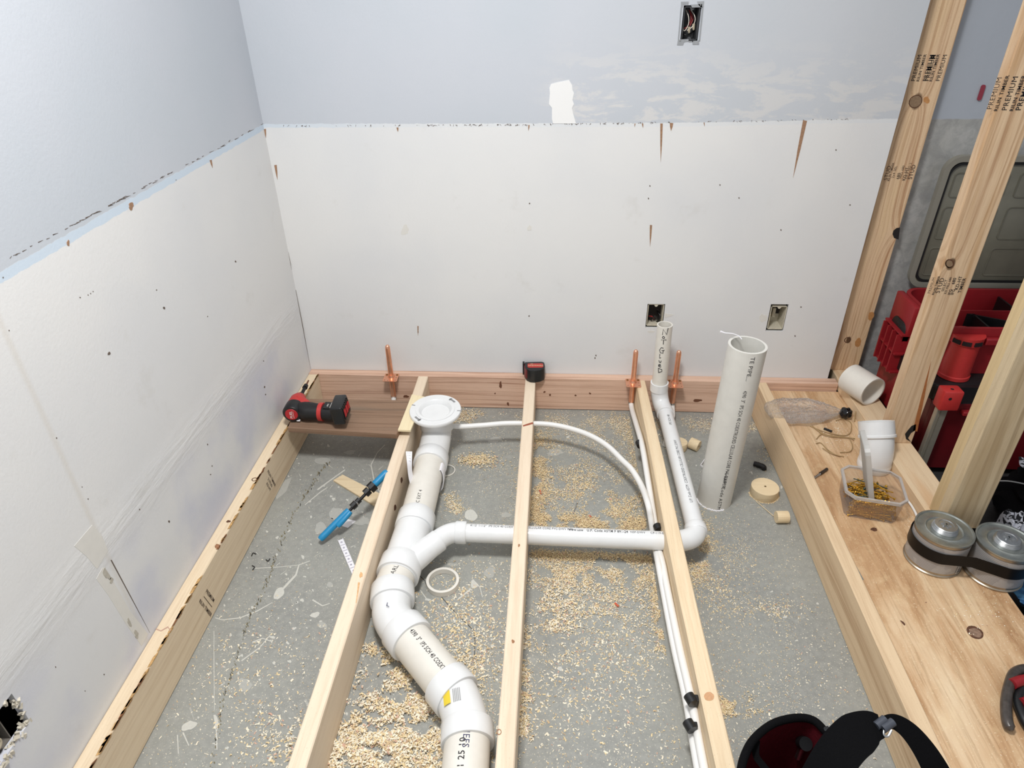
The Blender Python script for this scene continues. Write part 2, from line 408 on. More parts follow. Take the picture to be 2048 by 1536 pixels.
# ------------------------------------------------------------------ flat marks on walls and floor
def wall_mark(name, pts, mat, parent, h=0.0006, side='back', ragged=0.0):
    """A thin chip, tear or stain lying on the wall; pts are sight-line pixels of its outline."""
    if 1 < len(pts) <= 60:
        for q_ in pts: o_ = wall_mark(name, [q_], mat, parent, h, side)
        return o_
    bm = bmesh.new()
    for poly in pts:
        P = [at(px, py, y=0) if side == 'back' else at(px, py, x=0) for px, py in poly]
        if side == 'back':
            add_prism(bm, [(p.x, p.z) for p in P], 0, h, basis((0, 0, 0), (1, 0, 0), (0, 0, 1), (0, -1, 0)))
        else:
            add_prism(bm, [(p.y, p.z) for p in P], 0, h, basis((0, 0, 0), (0, 1, 0), (0, 0, 1), (1, 0, 0)))
    bmesh.ops.recalc_face_normals(bm, faces=bm.faces)
    return obj(name, bm, mat, parent, kind='stuff' if len(pts) > 60 else None)
def blob(cx, cy, rx, ry, n=12, j=0.25, ang=0.0):
    out = []; n = max(n, 16) if rx > 2.5 else n; ph = [random.uniform(0, 6.28) for _ in range(4)]
    for k in range(n):
        a = 2 * PI * k / n; r = 1 + j * (.55 * math.sin(2 * a + ph[0]) + .4 * math.sin(3 * a + ph[1]) + .3 * math.sin(5 * a + ph[2]) + .2 * math.sin(7 * a + ph[3])); x = rx * math.cos(a) * r; y = ry * math.sin(a) * r
        out.append((cx + x * math.cos(ang) - y * math.sin(ang), cy + x * math.sin(ang) + y * math.cos(ang)))
    return out
def sliver(x0, y0, x1, y1, wd):
    dx, dy = x1 - x0, y1 - y0; L = math.hypot(dx, dy) or 1; nx, ny = -dy / L * wd / 2, dx / L * wd / 2
    return [(x0 - nx, y0 - ny), (x0 + nx, y0 + ny), (x0 + dx * .5 + nx * .7, y0 + dy * .5 + ny * .7), (x1, y1), (x0 + dx * .5 - nx * .7, y0 + dy * .5 - ny * .7)]
PATCH = plain('fresh_plaster', 'E9E9E8', 0.8, 0, 0.1, 90); TEAR = plain('torn_board_paper', 'A4886B', 0.9, 0, 0.2, 200, 0.2)
NICK = plain('dark_nick', '675B52', 0.9); CREAM = plain('joint_compound', 'DBD9D3', 0.7, 0, 0.1, 60, 0.02)
PATCH2 = plain('gypsum_scrape', 'B6B1A5', 0.9, 0, 0.2, 120, 0.1); BRN = plain('brown_tear', '9C7A60', 0.9, 0, 0.1, 200, 0.2)
wall_mark('plaster_patch', [[(1102, 168), (1118, 164), (1138, 160), (1144, 170), (1145, 180), (1148, 186), (1145, 200), (1148, 208), (1144, 216), (1146, 226), (1152, 247), (1106, 247), (1104, 238), (1104, 216), (1098, 208), (1100, 186), (1099, 176)]], PATCH, wall_back, 0.0012)
nick = []
for i in range(150):
    x = random.choice([random.uniform(540, 1340), random.uniform(860, 1160), random.uniform(1200, 1720)]); yy = 251.5 - 3.5 * (x - 527) / 573 if x < 1100 else 248 - 12 * (x - 1100) / 680
    nick.append(sliver(x, yy + random.uniform(-1, 1.5), x + random.uniform(-4, 5), yy + random.uniform(1, 4.5), random.uniform(0.6, 1.6)))
for cx, cy in ((812, 459), (1059, 407), (1059, 457), (1058, 632), (1562, 460), (1300, 372), (1297, 397), (1602, 614), (1590, 672), (836, 664), (600, 650), (1190, 716), (1440, 370), (1478, 396), (1672, 300), (1192, 711), (1700, 410)):
    nick.append(blob(cx, cy, 1.3, 1.8, 6))
wall_mark('wall_nick', nick, NICK, wall_back, 0.0005)
wall_mark('torn_paper', [sliver(1323, 247, 1321.5, 325, 5), sliver(1343, 246, 1342, 262, 7), sliver(1610, 241, 1586, 356, 8), sliver(1302, 450, 1300, 494, 4.5), sliver(795, 255, 796, 264, 4), sliver(1058, 250, 1057, 262, 3),
          sliver(1285, 247, 1286, 256, 3), sliver(1270, 247, 1269, 254, 2), sliver(1408, 245, 1409, 253, 2), sliver(530, 258, 532, 276, 4), sliver(551, 330, 555, 360, 5), sliver(836, 652, 836, 672, 2.5)], BRN, wall_back, 0.0007)
wall_mark('torn_paper', [[(1329, 626), (1349, 629), (1340, 633), (1329, 636)], blob(1302, 663, 7, 2.5, 8, .2), blob(1526, 636, 7, 9, 12, .3), blob(1059, 456, 4, 6, 9, .3), blob(810, 460, 8, 9, 9, .35), blob(1301, 457, 4, 4, 8, .3)], CREAM, wall_back, 0.0006)
nick = []
for i in range(70):
    tt = random.random() ** 0.9; x = 523 - 515 * tt; yy = 250 + 272 * tt + random.uniform(-1.5, 1.5)
    nick.append(sliver(x, yy, x + random.uniform(3, 11), yy - random.uniform(1.5, 5), random.uniform(0.7, 1.6)))
for cx, cy, r in ((328, 616, 3), (218, 707, 3.5), (471, 523, 2), (160, 595, 1.5), (176, 590, 1.2), (181, 587, 1.2), (186, 583, 1.2), (313, 580, 1.5), (18, 661, 1.5), (6, 555, 1.5), (113, 876, 1.6), (137, 487, 2), (415, 633, 1.2), (527, 722, 1.2), (529, 774, 2), (531, 789, 1.5), (424, 932, 1.5), (421, 949, 1.5), (415, 889, 1.6), (338, 1043, 2.5), (111, 1334, 1.5), (208, 1349, 1.5), (170, 1382, 1.2), (164, 974, 1.2), (176, 998, 1.5), (352, 360, 1), (613, 636, 1.4), (279, 1019, 1.6)):
    nick.append(blob(cx, cy, r * .75, r * .95, 7))
wall_mark('wall_nick', nick, NICK, wall_left, 0.0005, 'left')
wall_mark('torn_paper', [blob(262, 412, 5, 7, 8, .3), sliver(421, 320, 425, 336, 4), blob(136, 486, 3, 5, 7, .3), sliver(534, 262, 537, 275, 5)], BRN, wall_left, 0.0007, 'left')
wall_mark('crack', [sliver(222, 1120, 300, 1266, 2.2), sliver(575, 490, 583, 540, 1.4), sliver(592, 580, 621, 738, 1.5)], NICK, wall_left, 0.0005, 'left')
wall_mark('joint_compound_patch', [[(148, 1092), (184, 1050), (204, 1072), (216, 1102), (194, 1138), (172, 1112)], [(205, 1135), (225, 1160), (262, 1225), (296, 1268), (283, 1292), (250, 1245), (216, 1190), (192, 1158)]], CREAM, wall_left, 0.0004, 'left')
wall_mark('gypsum_scrape', [blob(212, 1148, 6, 10, 9, .4, -.5), blob(258, 1245, 3, 8, 8, .3, -.3), blob(272, 1268, 4, 8, 8, .3, -.4), blob(222, 1160, 4, 5, 8, .4)], PATCH2, wall_left, 0.0012, 'left')

SPL = plain('dried_paint_splash', 'C4C3BB', 0.7, 0, 0.2, 150, 0.05); SPL2 = plain('faint_paint_splash', 'A9A9A3', 0.7, 0, 0.1, 150, 0.05)
CRK = plain('floor_crack_dirt', '3B3833', 0.95); DIRT = plain('joint_dirt', '7A735C', 0.95, 0, 0.3, 200, 0.3)
def floor_mark(name, polys, mat, h=0.0005):
    if 1 < len(polys) <= 60:
        for n_, q_ in enumerate(polys): o_ = floor_mark(name, [q_], mat, h + .00002 * n_)
        return o_
    bm = bmesh.new()
    for poly in polys:
        add_prism(bm, [tuple(at(px, py, z=0).xy) for px, py in poly], 0, h)
    bmesh.ops.recalc_face_normals(bm, faces=bm.faces); return obj(name, bm, mat, floor, kind='stuff' if len(polys) > 60 else None)
def strip(pts, w0, w1=None):
    w1 = w0 if w1 is None else w1; L, R_ = [], []
    n = len(pts)
    for i, p in enumerate(pts):
        a = pts[max(0, i - 1)]; b = pts[min(n - 1, i + 1)]; dx, dy = b[0] - a[0], b[1] - a[1]; l = math.hypot(dx, dy) or 1
        ww = (w0 + (w1 - w0) * i / (n - 1)) / 2 * random.uniform(0.6, 1.1); L.append((p[0] - dy / l * ww, p[1] + dx / l * ww)); R_.append((p[0] + dy / l * ww, p[1] - dx / l * ww))
    return L + R_[::-1]
floor_mark('paint_splash', [strip([(508, 1137), (560, 1134), (598, 1130)], 1.6), strip([(598, 1130), (620, 1122)], 1.6), strip([(598, 1130), (592, 1150), (575, 1168), (560, 1185)], 3.5, 5),
    blob(558, 1187, 9, 13, 12, .15, .5), strip([(545, 1205), (515, 1222), (480, 1236), (445, 1240), (430, 1236)], 2), strip([(428, 1262), (428, 1330), (429, 1420)], 1.4), strip([(429, 1430), (433, 1460), (434, 1500)], 4, 2),
    blob(433, 1447, 4, 15, 10, .2), strip([(483, 1322), (520, 1295), (545, 1265)], 3.5, 2), strip([(610, 1010), (640, 985), (655, 975)], 1.6), blob(378, 1452, 17, 8, 10, .2, -.5), strip([(355, 1470), (357, 1508)], 3), strip([(366, 1465), (378, 1492)], 3),
    blob(630, 1230, 10, 5, 10, .25, -.1), strip([(625, 1200), (645, 1212), (660, 1207)], 4, 2), blob(942, 1031, 13, 11, 12, .12), strip([(775, 1003), (760, 985), (748, 960), (742, 930)], 2.2), strip([(742, 930), (755, 905), (770, 890)], 2),
    strip([(690, 940), (655, 965), (635, 980)], 2.5), strip([(505, 1285), (525, 1277), (545, 1284)], 4, 2), blob(545, 1275, 6, 2.5, 8, .3), strip([(945, 1160), (960, 1175), (965, 1195)], 4, 2), strip([(942, 1178), (925, 1192), (915, 1200)], 5, 3), blob(948, 1170, 6, 9, 8, .35),
    strip([(840, 1180), (853, 1198), (862, 1200)], 2.5), blob(855, 1200, 5, 2.5, 8, .4), blob(1120, 1338, 6, 4, 8, .3), blob(905, 1012, 3, 2, 8)], SPL)
floor_mark('faint_splash', [blob(672, 1027, 14, 12, 12, .2), blob(641, 1056, 12, 11, 12, .2), blob(645, 922, 18, 6, 12, .2), blob(565, 978, 22, 9, 12, .3, -.9), blob(490, 1370, 15, 12, 12, .3), blob(980, 1145, 9, 14, 10, .3, .5), blob(645, 1250, 9, 6, 10, .3),
    strip([(380, 1415), (388, 1440)], 5, 2), blob(1012, 1030, 9, 6, 10, .3), blob(878, 1450, 9, 22, 12, .25), strip([(870, 1330), (880, 1350)], 5, 2), blob(720, 1040, 22, 9, 10, .3, .3), strip([(610, 1400), (625, 1425)], 6, 2), blob(660, 1170, 6, 6, 9, .2), blob(905, 1130, 10, 4, 9, .3), blob(990, 880, 14, 5, 9, .3), blob(1110, 905, 18, 6, 9, .3), blob(1075, 990, 10, 7, 9, .3), blob(700, 905, 12, 4, 9, .3)], SPL2, 0.0004)
flk = []
for i in range(520):
    px, py = random.uniform(260, 1700), random.uniform(870, 1530)
    if random.random() < .5: px = random.uniform(430, 760); py = random.uniform(880, 1530)
    sz = random.choice((.8, 1.0, 1.3, 1.8, 2.6)); flk.append(blob(px, py, sz * random.uniform(.8, 1.8), sz, 8, .4, random.uniform(-1, 1)) if random.random() < .75 else strip([(px, py), (px + random.uniform(3, 12), py + random.uniform(-9, 9))], sz * .8, .3))
floor_mark('paint_fleck', flk, SPL, 0.0004)
floor_mark('crack', [strip([(836, 1148), (850, 1162), (857, 1183)], 1.5), strip([(882, 1193), (902, 1216), (928, 1242), (948, 1262), (950, 1285), (949, 1312)], 1.8)], CRK)
cr = [(655, 925), (640, 945), (622, 972), (600, 1005), (578, 1045), (563, 1085), (548, 1125), (532, 1165), (516, 1205), (500, 1235), (488, 1265), (475, 1310), (462, 1350), (450, 1385), (441, 1430), (432, 1480), (424, 1536)]
fine = []
for i in range(len(cr) - 1):
    for k in range(16):
        q = k / 16; x = cr[i][0] + (cr[i + 1][0] - cr[i][0]) * q; yy = cr[i][1] + (cr[i + 1][1] - cr[i][1]) * q
        if random.random() < 0.72: fine.append(blob(x + random.gauss(0, 2.2), yy, random.uniform(.5, 1.7), random.uniform(.8, 2.4), 7, .4))
floor_mark('joint_dirt', fine, DIRT, 0.0008)
floor_mark('crack', [blob(x + random.uniform(-1, 1), y + random.uniform(-6, 6), .7, 2.2, 6, .4) for x, y in cr for _ in range(2)], CRK, 0.001)

# ------------------------------------------------------------------ framing lumber
def beam_y(ys, xl, wd, z0, z1, bev=0.0025):
    """Board running along y with its own left edge and width at each station."""
    bm = bmesh.new(); R = []
    for y, x, w_ in zip(ys, xl, wd):
        R.append([bm.verts.new((x + a, y, b)) for a, b in ((bev, z0), (w_ - bev, z0), (w_, z0 + bev), (w_, z1 - bev), (w_ - bev, z1), (bev, z1), (0, z1 - bev), (0, z0 + bev))])
    for i in range(len(R) - 1):
        for k in range(8): bm.faces.new((R[i][k], R[i][(k + 1) % 8], R[i + 1][(k + 1) % 8], R[i + 1][k]))
    bm.faces.new(R[0]); bm.faces.new(R[-1][::-1]); bmesh.ops.recalc_face_normals(bm, faces=bm.faces); return bm
JEND = -2.0
GJ = 'floor joists running from the back ledger'
def joist(label, ys, xl, wd, mat, **kw):
    r = thing('floor_joist', (xl[0] + 0.019, ys[-1], 0), label, 'joist', GJ)
    obj('board', beam_y(ys, xl, wd, 0.001, 0.14), mat, r); return r
def knotmat(n, knots, **kw):
    a = dict(JT); a.update(kw); return wood('whitewood_' + n, kw.pop('light', 'E7D5BD'), kw.pop('dark', 'BE9D7C'), 'Y', (0.9, 1.0), knots=knots, **{k: v for k, v in a.items() if k not in ('light', 'dark')})
j1 = joist('pale joist lying against the left white wall, with a dark bark edge', (-0.04, JEND), (0.001, 0.001), (0.038, 0.038), knotmat('left', (), depth=0.55, period=0.02, light='E2CFB2', dark='B3936F'))
BARK = plain('bark_edge', '7C5334', 0.9, 0, 0.3, 140, 0.5); BARK2 = plain('inner_bark', 'B8925F', 0.85, 0, 0.5, 160, 0.4)
def bark(mat, seedv, thr, dz):
    bm = bmesh.new(); y = -0.06
    random.seed(seedv)
    while y > JEND + 0.05:
        L = random.uniform(0.012, 0.05)
        if noise.noise(Vector((y * 4.5, seedv, 0))) > thr:
            wd = random.uniform(0.0010, 0.0038) + dz; dp = random.uniform(0.001, 0.004)
            a = 0.039; z = 0.1402
            P = [(a - wd, y, z), (a + 0.0006, y + L * .1, z), (a + 0.0008, y + L * .2, z - dp), (a + 0.0008, y + L * .8, z - dp * 1.3), (a + 0.0006, y + L, z), (a - wd * 1.2, y + L * .6, z)]
            v = [bm.verts.new(p) for p in P]; bm.faces.new((v[0], v[1], v[4], v[5])); bm.faces.new((v[1], v[2], v[3], v[4]))
        y -= L * random.uniform(0.6, 1.1)
    bmesh.ops.recalc_face_normals(bm, faces=bm.faces); return bm
obj('bark_edge', bark(BARK2, 3, -0.32, 0.002), BARK2, j1, 'orange brown inner bark along the top edge', kind='stuff'); obj('bark_edge', bark(BARK, 11, 0.0, 0.0), BARK, j1, 'dark brown bark along the top edge', kind='stuff')
random.seed(19)
j2 = joist('pale joist standing just left of the white toilet drain pipe', (-0.04, JEND), (0.4226, 0.4226), (0.038, 0.038), knotmat('b', ()))
j3 = joist('pale middle joist under the tape measure, left of the curved white tubing', (-0.04, JEND), (0.8282, 0.8282), (0.038, 0.038), knotmat('c', (), depth=.4))
j4 = joist('pale bowed joist with the white tubing clipped along its left side', (-0.04, -0.3, -0.5, -0.82, -1.05, -1.47, JEND), (1.238, 1.240, 1.242, 1.243, 1.246, 1.256, 1.264), (0.034, 0.036, 0.038, 0.04, 0.04, 0.038, 0.038), knotmat('d', (), depth=0.5, light='E8D3B2', dark='C09A6E'))
j5 = joist('pale joist edging the plywood platform on its left', (-0.04, -0.5, -1.1, JEND), (1.678, 1.684, 1.674, 1.66), (0.036, 0.036, 0.038, 0.038), knotmat('e', (), depth=0.75, period=0.02, light='DDC3A0', dark='A98561'))
def side_text(parent, lines, size, px, py, x, ang=0.0, mat=INK_SOFT, sp=1.25, flip=False):
    """Grade-stamp lines on the right-hand side of a joist; they run along the board's depth."""
    c = at(px, py, x=x); bm = bmesh.new(); u = Vector((0, math.sin(ang), -math.cos(ang))); v = Vector((0, math.cos(ang), math.sin(ang)))
    for i, s in enumerate(lines):
        if s == '-':
            add_hex(bm, [c + Vector((0.0006, 0, 0)) + u * a - v * (i * size * sp) + v * b + Vector((d, 0, 0)) for d in (0, 0.0001) for a, b in ((-.03, 0), (.03, 0), (.03, .0016), (-.03, .0016))]); continue
        add_text(bm, s, size, lambda a, b: c + Vector((0.0007, 0, 0)) + u * a + v * (b - i * size * sp), bold=0.02)
    return obj('grade_stamp', bm, mat, parent, 'faded black lumber stamp')
side_text(j1, ['RILIN TIMBER', '2 STUD', 'KD-HT'], 0.013, 543, 957, 0.039, 0.25)
side_text(j1, ['PREMIUM', '-', 'RILIN TIMBER'], 0.0135, 420, 1192, 0.039, 0.25)
# back ledger
led = thing('ledger_board', (0.98, -0.02, 0), 'reddish fir board fixed along the foot of the back wall', 'board')
obj('board', box((0.0, -0.038, 0.002), (1.972, -0.0005, 0.14), 0.002), W_FIR, led)
for cx, cy, rx, ry in ((1100, 790, 2.2, 2), (1089, 784, 2, 2), (1151, 791, 1.8, 2), (1180, 787, 2, 2), (812, 793, 5, 3), (890, 815, 3, 2), (1016, 808, 2, 4), (1395, 801, 10, 2.5), (1001, 770, 3, 6), (990, 787, 1.5, 1.5)):
    bm = bmesh.new(); P = [at(a, b, y=-0.0385) for a, b in blob(cx, cy, rx, ry, 9, .3)]
    add_prism(bm, [(p.x, p.z) for p in P], 0, 0.0005, basis((0, -0.038, 0), (1, 0, 0), (0, 0, 1), (0, -1, 0)))
    obj('knot', bm, plain('dark_knot', '6E4631', 0.8), led, 'small dark knot')
def dec_top(name, polys, mat, parent, z, h=0.0006):
    if len(polys) > 1:
        for q_ in polys: dec_top(name, [q_], mat, parent, z, h)
        return
    bm = bmesh.new()
    for poly in polys: add_prism(bm, [tuple(at(a, b, z=z).xy) for a, b in poly], z, z + h)
    bmesh.ops.recalc_face_normals(bm, faces=bm.faces); return obj(name, bm, mat, parent)
KN = plain('brown_knot', '9A6E4E', 0.8, 0, 0.2, 200, 0.3); KND = plain('dark_brown_knot', '5B3A27', 0.8, 0, 0.2, 200, 0.3); RES = plain('resin_streak', 'D3A676', 0.6, 0, 0.1, 120, 0.2)
def ringpoly(cx, cy, rx, ry, wd, n=14, ang=0):
    o_ = [(cx + rx * math.cos(a) * math.cos(ang) - ry * math.sin(a) * math.sin(ang), cy + rx * math.cos(a) * math.sin(ang) + ry * math.sin(a) * math.cos(ang)) for a in [2 * PI * k / n for k in range(n)]]
    i_ = [(cx + (x - cx) * (1 - wd / max(rx, ry) * 1.1), cy + (y - cy) * (1 - wd / max(rx, ry) * 1.1)) for x, y in o_]
    return [o_ + [o_[0]] + [i_[0]] + i_[::-1]]
dec_top('knot', ringpoly(509, 959, 6, 3.5, 1.6, ang=-.2) + [blob(457, 1043, 5, 2, 8, .3)], KND, j1, 0.14)
dec_top('knot', [blob(434, 1092, 3.5, 5, 8, .3, .6)], KN, j1, 0.14)
dec_top('knot', [strip([(312, 1258), (322, 1262), (336, 1254), (341, 1262)], 2.5)], plain('pink_knot', 'B99784', 0.8), j1, 0.14)
dec_top('resin_streak', [strip([(718, 1165), (715, 1188), (712, 1206)], 4, 2), blob(722, 1150, 3, 6, 8, .3)], RES, j2, 0.14)
dec_top('knot', ringpoly(998, 1464, 5, 6, 1.5), KN, j3, 0.14); dec_top('knot', [blob(1026, 1283, 2.6, 4, 8, .3), blob(1038, 1091, 2, 3, 7, .3)], KN, j3, 0.14)
dec_top('splintered_hole', [strip([(1046, 852), (1056, 849), (1066, 846)], 3.5)], plain('raw_red_splinter', '9A5540', 0.8), j3, 0.14)
dec_top('knot', [blob(1418, 1393, 10, 9, 14, .06)], plain('soft_knot', 'C99B73', 0.8, 0, 0.1, 200, 0.1), j4, 0.14)
def side_marks(parent, x, items, mat):
    if len(items) > 1:
        for q_ in items: side_marks(parent, x, [q_], mat)
        return
    bm = bmesh.new()
    for (cx, cy, rx, ry, a) in items:
        P = [at(p, q, x=x) for p, q in blob(cx, cy, rx, ry, 9, .25, a)]
        add_prism(bm, [(p.y, p.z) for p in P], 0, 0.0006, basis((x, 0, 0), (0, 1, 0), (0, 0, 1), (1, 0, 0)))
    bmesh.ops.recalc_face_normals(bm, faces=bm.faces); return obj('knot', bm, mat, parent)
side_marks(j2, 0.4606, [(803, 960, 2, 6, .1), (790, 1015, 2, 7, .1), (855, 800, 1, 1, 0)], KND)
# the plywood platform
PLY = None
t = NT('plywood_top'); o = t.obj()
mp = t.n('ShaderNodeMapping'); t.link(o, mp.inputs[0]); mp.inputs['Scale'].default_value = (9, 1.7, 3); a = t.noise(mp.outputs[0], 1.4, 5, 0.62, 0.8)
mp2 = t.n('ShaderNodeMapping'); t.link(o, mp2.inputs[0]); mp2.inputs['Scale'].default_value = (160, 7, 10); b = t.noise(mp2.outputs[0], 1.0, 3, 0.6)
c = t.ramp(a, [(0.3, srgb('E4CBA8')), (0.45, srgb('D8B892')), (0.56, srgb('C6A078')), (0.68, srgb('B08760'))])
c = t.mix(t.math('MULTIPLY', t.smooth(b, 0.45, 0.75), 0.4), c, srgb('8F6A42')); c2 = t.noise(o, 25, 4, 0.6)
c = t.mix(t.math('MULTIPLY', t.smooth(c2, 0.5, 0.75), 0.3), c, srgb('EBD3A8')); sp_ = t.noise(o, 300, 2)
c = t.mix(t.math('MULTIPLY', t.smooth(sp_, 0.64, 0.72), 0.5), c, srgb('F2E2C0'))
t.link(c, t.b.inputs['Base Color']); t.b.inputs['Roughness'].default_value = 0.55; t.bump(b, 0.2, 0.001); PLYM = t.m
ZP = 0.108
ply = thing('plywood_platform', (1.9, -1.0, 0.09), 'wide sawdust-strewn plywood deck board on the right, under the screw tub and cans', 'plywood')
obj('sheet', box((1.722, JEND, ZP - 0.018), (2.075, -0.042, ZP), 0.0012), PLYM, ply)
obj('support_rail', box((1.722, JEND, 0.001), (1.76, -0.042, ZP - 0.018)), W_WHITE, ply); obj('support_rail', box((2.03, JEND, 0.001), (2.068, -0.042, ZP - 0.018)), W_WHITE, ply)
dec_top('knot', [blob(1950, 1265, 19, 11, 16, .05, .55)], KND, ply, ZP)
dec_top('knot', [blob(1951, 1266, 14, 7.5, 14, .08, .55)], plain('knot_core', '8A6F5C', 0.7, 0, 0.2, 150, 0.3), ply, ZP, 0.001)
dec_top('knot', [blob(1748, 1059, 7, 3.5, 10, .2, .3), blob(1806, 1246, 6, 2, 8, .3, .7), blob(1852, 1205, 1, 1, 6)], KND, ply, ZP)
dec_top('paint_mark', [[(1702, 1126), (1708, 1124), (1727, 1160), (1721, 1163)]], plain('teal_paint', '3F7383', 0.6), ply, ZP, 0.0008)
# bottom plate and studs of the partition
W_PLATE = wood('plate_wood', 'E4CCAA', 'BC946A', 'Y', (1.0, 0.7), period=0.02, warp=0.02, depth=0.4, tint='D1A679')
pl = thing('bottom_plate', (2.02, -0.4, ZP), 'flat timber plate under the partition studs beside the plywood', 'board')
obj('board', box((1.976, -0.80, ZP), (2.072, 0.092, 0.147), 0.002), W_PLATE, pl)
GS = 'bare timber studs of the unfinished partition'
def stud(label, x0, y0, wd, dp, mat, z0=0.147, z1=2.6):
    r = thing('wall_stud', (x0 + wd / 2, y0 + dp / 2, z0), label, 'stud', GS)
    obj('board', box((x0, y0, z0), (x0 + wd, y0 + dp, z1), 0.003), mat, r); return r
def knots_at(root_x, root_z, y, lst):
    out = []
    for px, py, r, k in lst:
        p = at(px, py, y=y); out.append((p.x - root_x, p.z - root_z, r, k))
    return tuple(out)
Y1 = 0.05
k1 = knots_at(1.965 + 0.0515, 0.147, Y1, [(1831, 203, 0.014, 0.75), (1695, 680, 0.010, 0.9), (1797, 466, 0.02, 0.0), (1716, 685, 0.012, 0.0)])
M1 = wood('stud_pine_knotty', 'E2C4A0', '965C33', 'Z', (1.0, 0.15), period=0.0105, warp=0.007, depth=0.95, knots=k1, tint='E5C79C')
k2 = knots_at(1.98 + 0.046, 0.147, -0.40, [(1899, 527, 0.011, 0.85)])
M2 = wood('stud_pine_grainy', 'DEC2A0', '96653E', 'Z', (1.0, 0.1), period=0.012, warp=0.012, depth=0.85, knots=k2, tint='BE9567')
M3 = wood('stud_pine_plain', 'CBB898', '806748', 'Z', (1.0, 0.35), period=0.024, warp=0.03, depth=0.8, tint='B39B76')
s1 = stud('knotty stud against the wall beside the white drywall edge', 1.966, Y1, 0.103, 0.04, M1)
s2 = stud('second stud, stamped STUD, crossing in front of the tool case lid', 1.979, -0.405, 0.092, 0.038, M2)
s3 = stud('nearest doubled stud rising behind the two cans', 1.985, -0.788, 0.097, 0.0385, M3)
s4 = stud('thinner doubling stud joined behind the nearest stud', 1.990, -0.745, 0.09, 0.0385, wood('stud_pine_back', 'D2BA8F', 'A68963', 'Z', (1.0, 0.9), period=0.02, warp=0.02, depth=0.4))
side = side_marks
def stamp(parent, rows, y, mat=INK):
    """rows: (text, size, px, py) written up the front face of a stud."""
    bm = bmesh.new()
    for s, size, px, py, bold in rows:
        c = at(px, py, y=y); c.y = y - 0.0006
        add_text(bm, s, size, lambda u, v: c + Vector((-v, 0, u)), bold=bold)
    return obj('grade_stamp', bm, mat, parent, 'black lumber stamp lettering')
stamp(s1, [('PREMIUM', 0.0165, 1833, 136, .0), ('RILIN TIMBER', 0.0115, 1843, 136, .02), ('PREMIUM', 0.0165, 1857, 136, .02), ('PREMIUM', 0.0165, 1861, 136, .02), ('RILIN TIMBER', 0.0115, 1869, 136, .03), ('PREMIUM', 0.0165, 1883, 136, .0)], Y1)
stamp(s1, [('STUD', 0.0175, 1775, 346, 0), ('RILIN TIMBER', 0.009, 1782, 344, 0.02), ('2x4 SEL', 0.011, 1789, 344, 0), ('680', 0.013, 1797, 352, .02), ('MILL 680', 0.01, 1804, 344, 0), ('KD-HT', 0.013, 1811, 348, .02), ('S-P-F NO 2', 0.01, 1817, 342, .0), ('STUD', 0.0175, 1824, 344, .02)], Y1, INK_SOFT)
Y2 = -0.405
stamp(s2, [('PREMIUM', 0.0165, 1989, 187, 0), ('RILIN TIMBER', 0.0125, 2003, 187, .02), ('PREMIUM', 0.0175, 2020, 187, 0), ('RILIN TIMBER', 0.0125, 2035, 187, .03), ('PREMIUM', 0.0175, 2048, 187, .02)], Y2)
stamp(s2, [('PREMIUM', 0.011, 1863, 571, 0), ('RILIN TIMBER', 0.0088, 1872, 571, .02), ('STUD', 0.0175, 1880, 571, 0), ('SELECT', 0.010, 1889, 571, 0), ('KD MILL 680', 0.0085, 1896, 571, 0), ('680', 0.012, 1908, 562, .03), ('KD-HT', 0.0125, 1917, 566, .02), ('IFG', 0.011, 1900, 584, .01), ('IFG', 0.011, 1906, 584, .01), ('TIMBER', 0.0125, 1924, 571, .03)], Y2)
# front-face knot rings
def front_marks(parent, y, items, mat):
    if len(items) > 1:
        for q_ in items: front_marks(parent, y, [q_], mat)
        return
    bm = bmesh.new()
    for poly in items:
        P = [at(p, q, y=y) for p, q in poly]
        add_prism(bm, [(p.x, p.z) for p in P], 0, 0.0005, basis((0, y, 0), (1, 0, 0), (0, 0, 1), (0, -1, 0)))
    bmesh.ops.recalc_face_normals(bm, faces=bm.faces); return obj('knot', bm, mat, parent)
front_marks(s1, Y1, ringpoly(1831, 203, 15, 12, 1.6, ang=-.7) + ringpoly(1695, 680, 7, 5.5, 1.6, ang=-.4), KND)
front_marks(s1, Y1, [blob(1831, 203, 13, 10.5, 14, .05, -.7)], plain('knot_grey_brown', '8B735A', 0.7, 0, 0.2, 150, 0.15))
front_marks(s1, Y1, [[(1800, 455), (1793, 456), (1787, 461), (1785, 468), (1788, 476), (1797, 479)]], plain('black_hole', '1E1A18', 0.9))
front_marks(s1, Y1, [blob(1716, 685, 6, 9, 12, .1, .3), blob(1742, 632, 5, 10, 12, .2, .3), blob(1853, 200, 6, 7, 10, .2, 0)], plain('pitch_patch', 'C08A55', 0.6, 0, 0.1, 90, 0.1))
front_marks(s2, Y2, ringpoly(1899, 527, 9, 9, 1.8) , KND); front_marks(s2, Y2, [blob(1898, 528, 7.5, 7.5, 12, .05)], plain('knot_grey_brown', '8B735A'))
front_marks(s2, Y2, [sliver(1830, 862, 1862, 722, 9)], plain('pitch_stain', 'A8693B', 0.6, 0, 0.1, 90, 0.1))
front_marks(s2, Y2, [[(1810, 868), (1816, 860), (1823, 852), (1832, 848), (1831, 860), (1822, 866), (1816, 876), (1822, 884), (1812, 878)]], plain('black_hole', '1E1A18'))

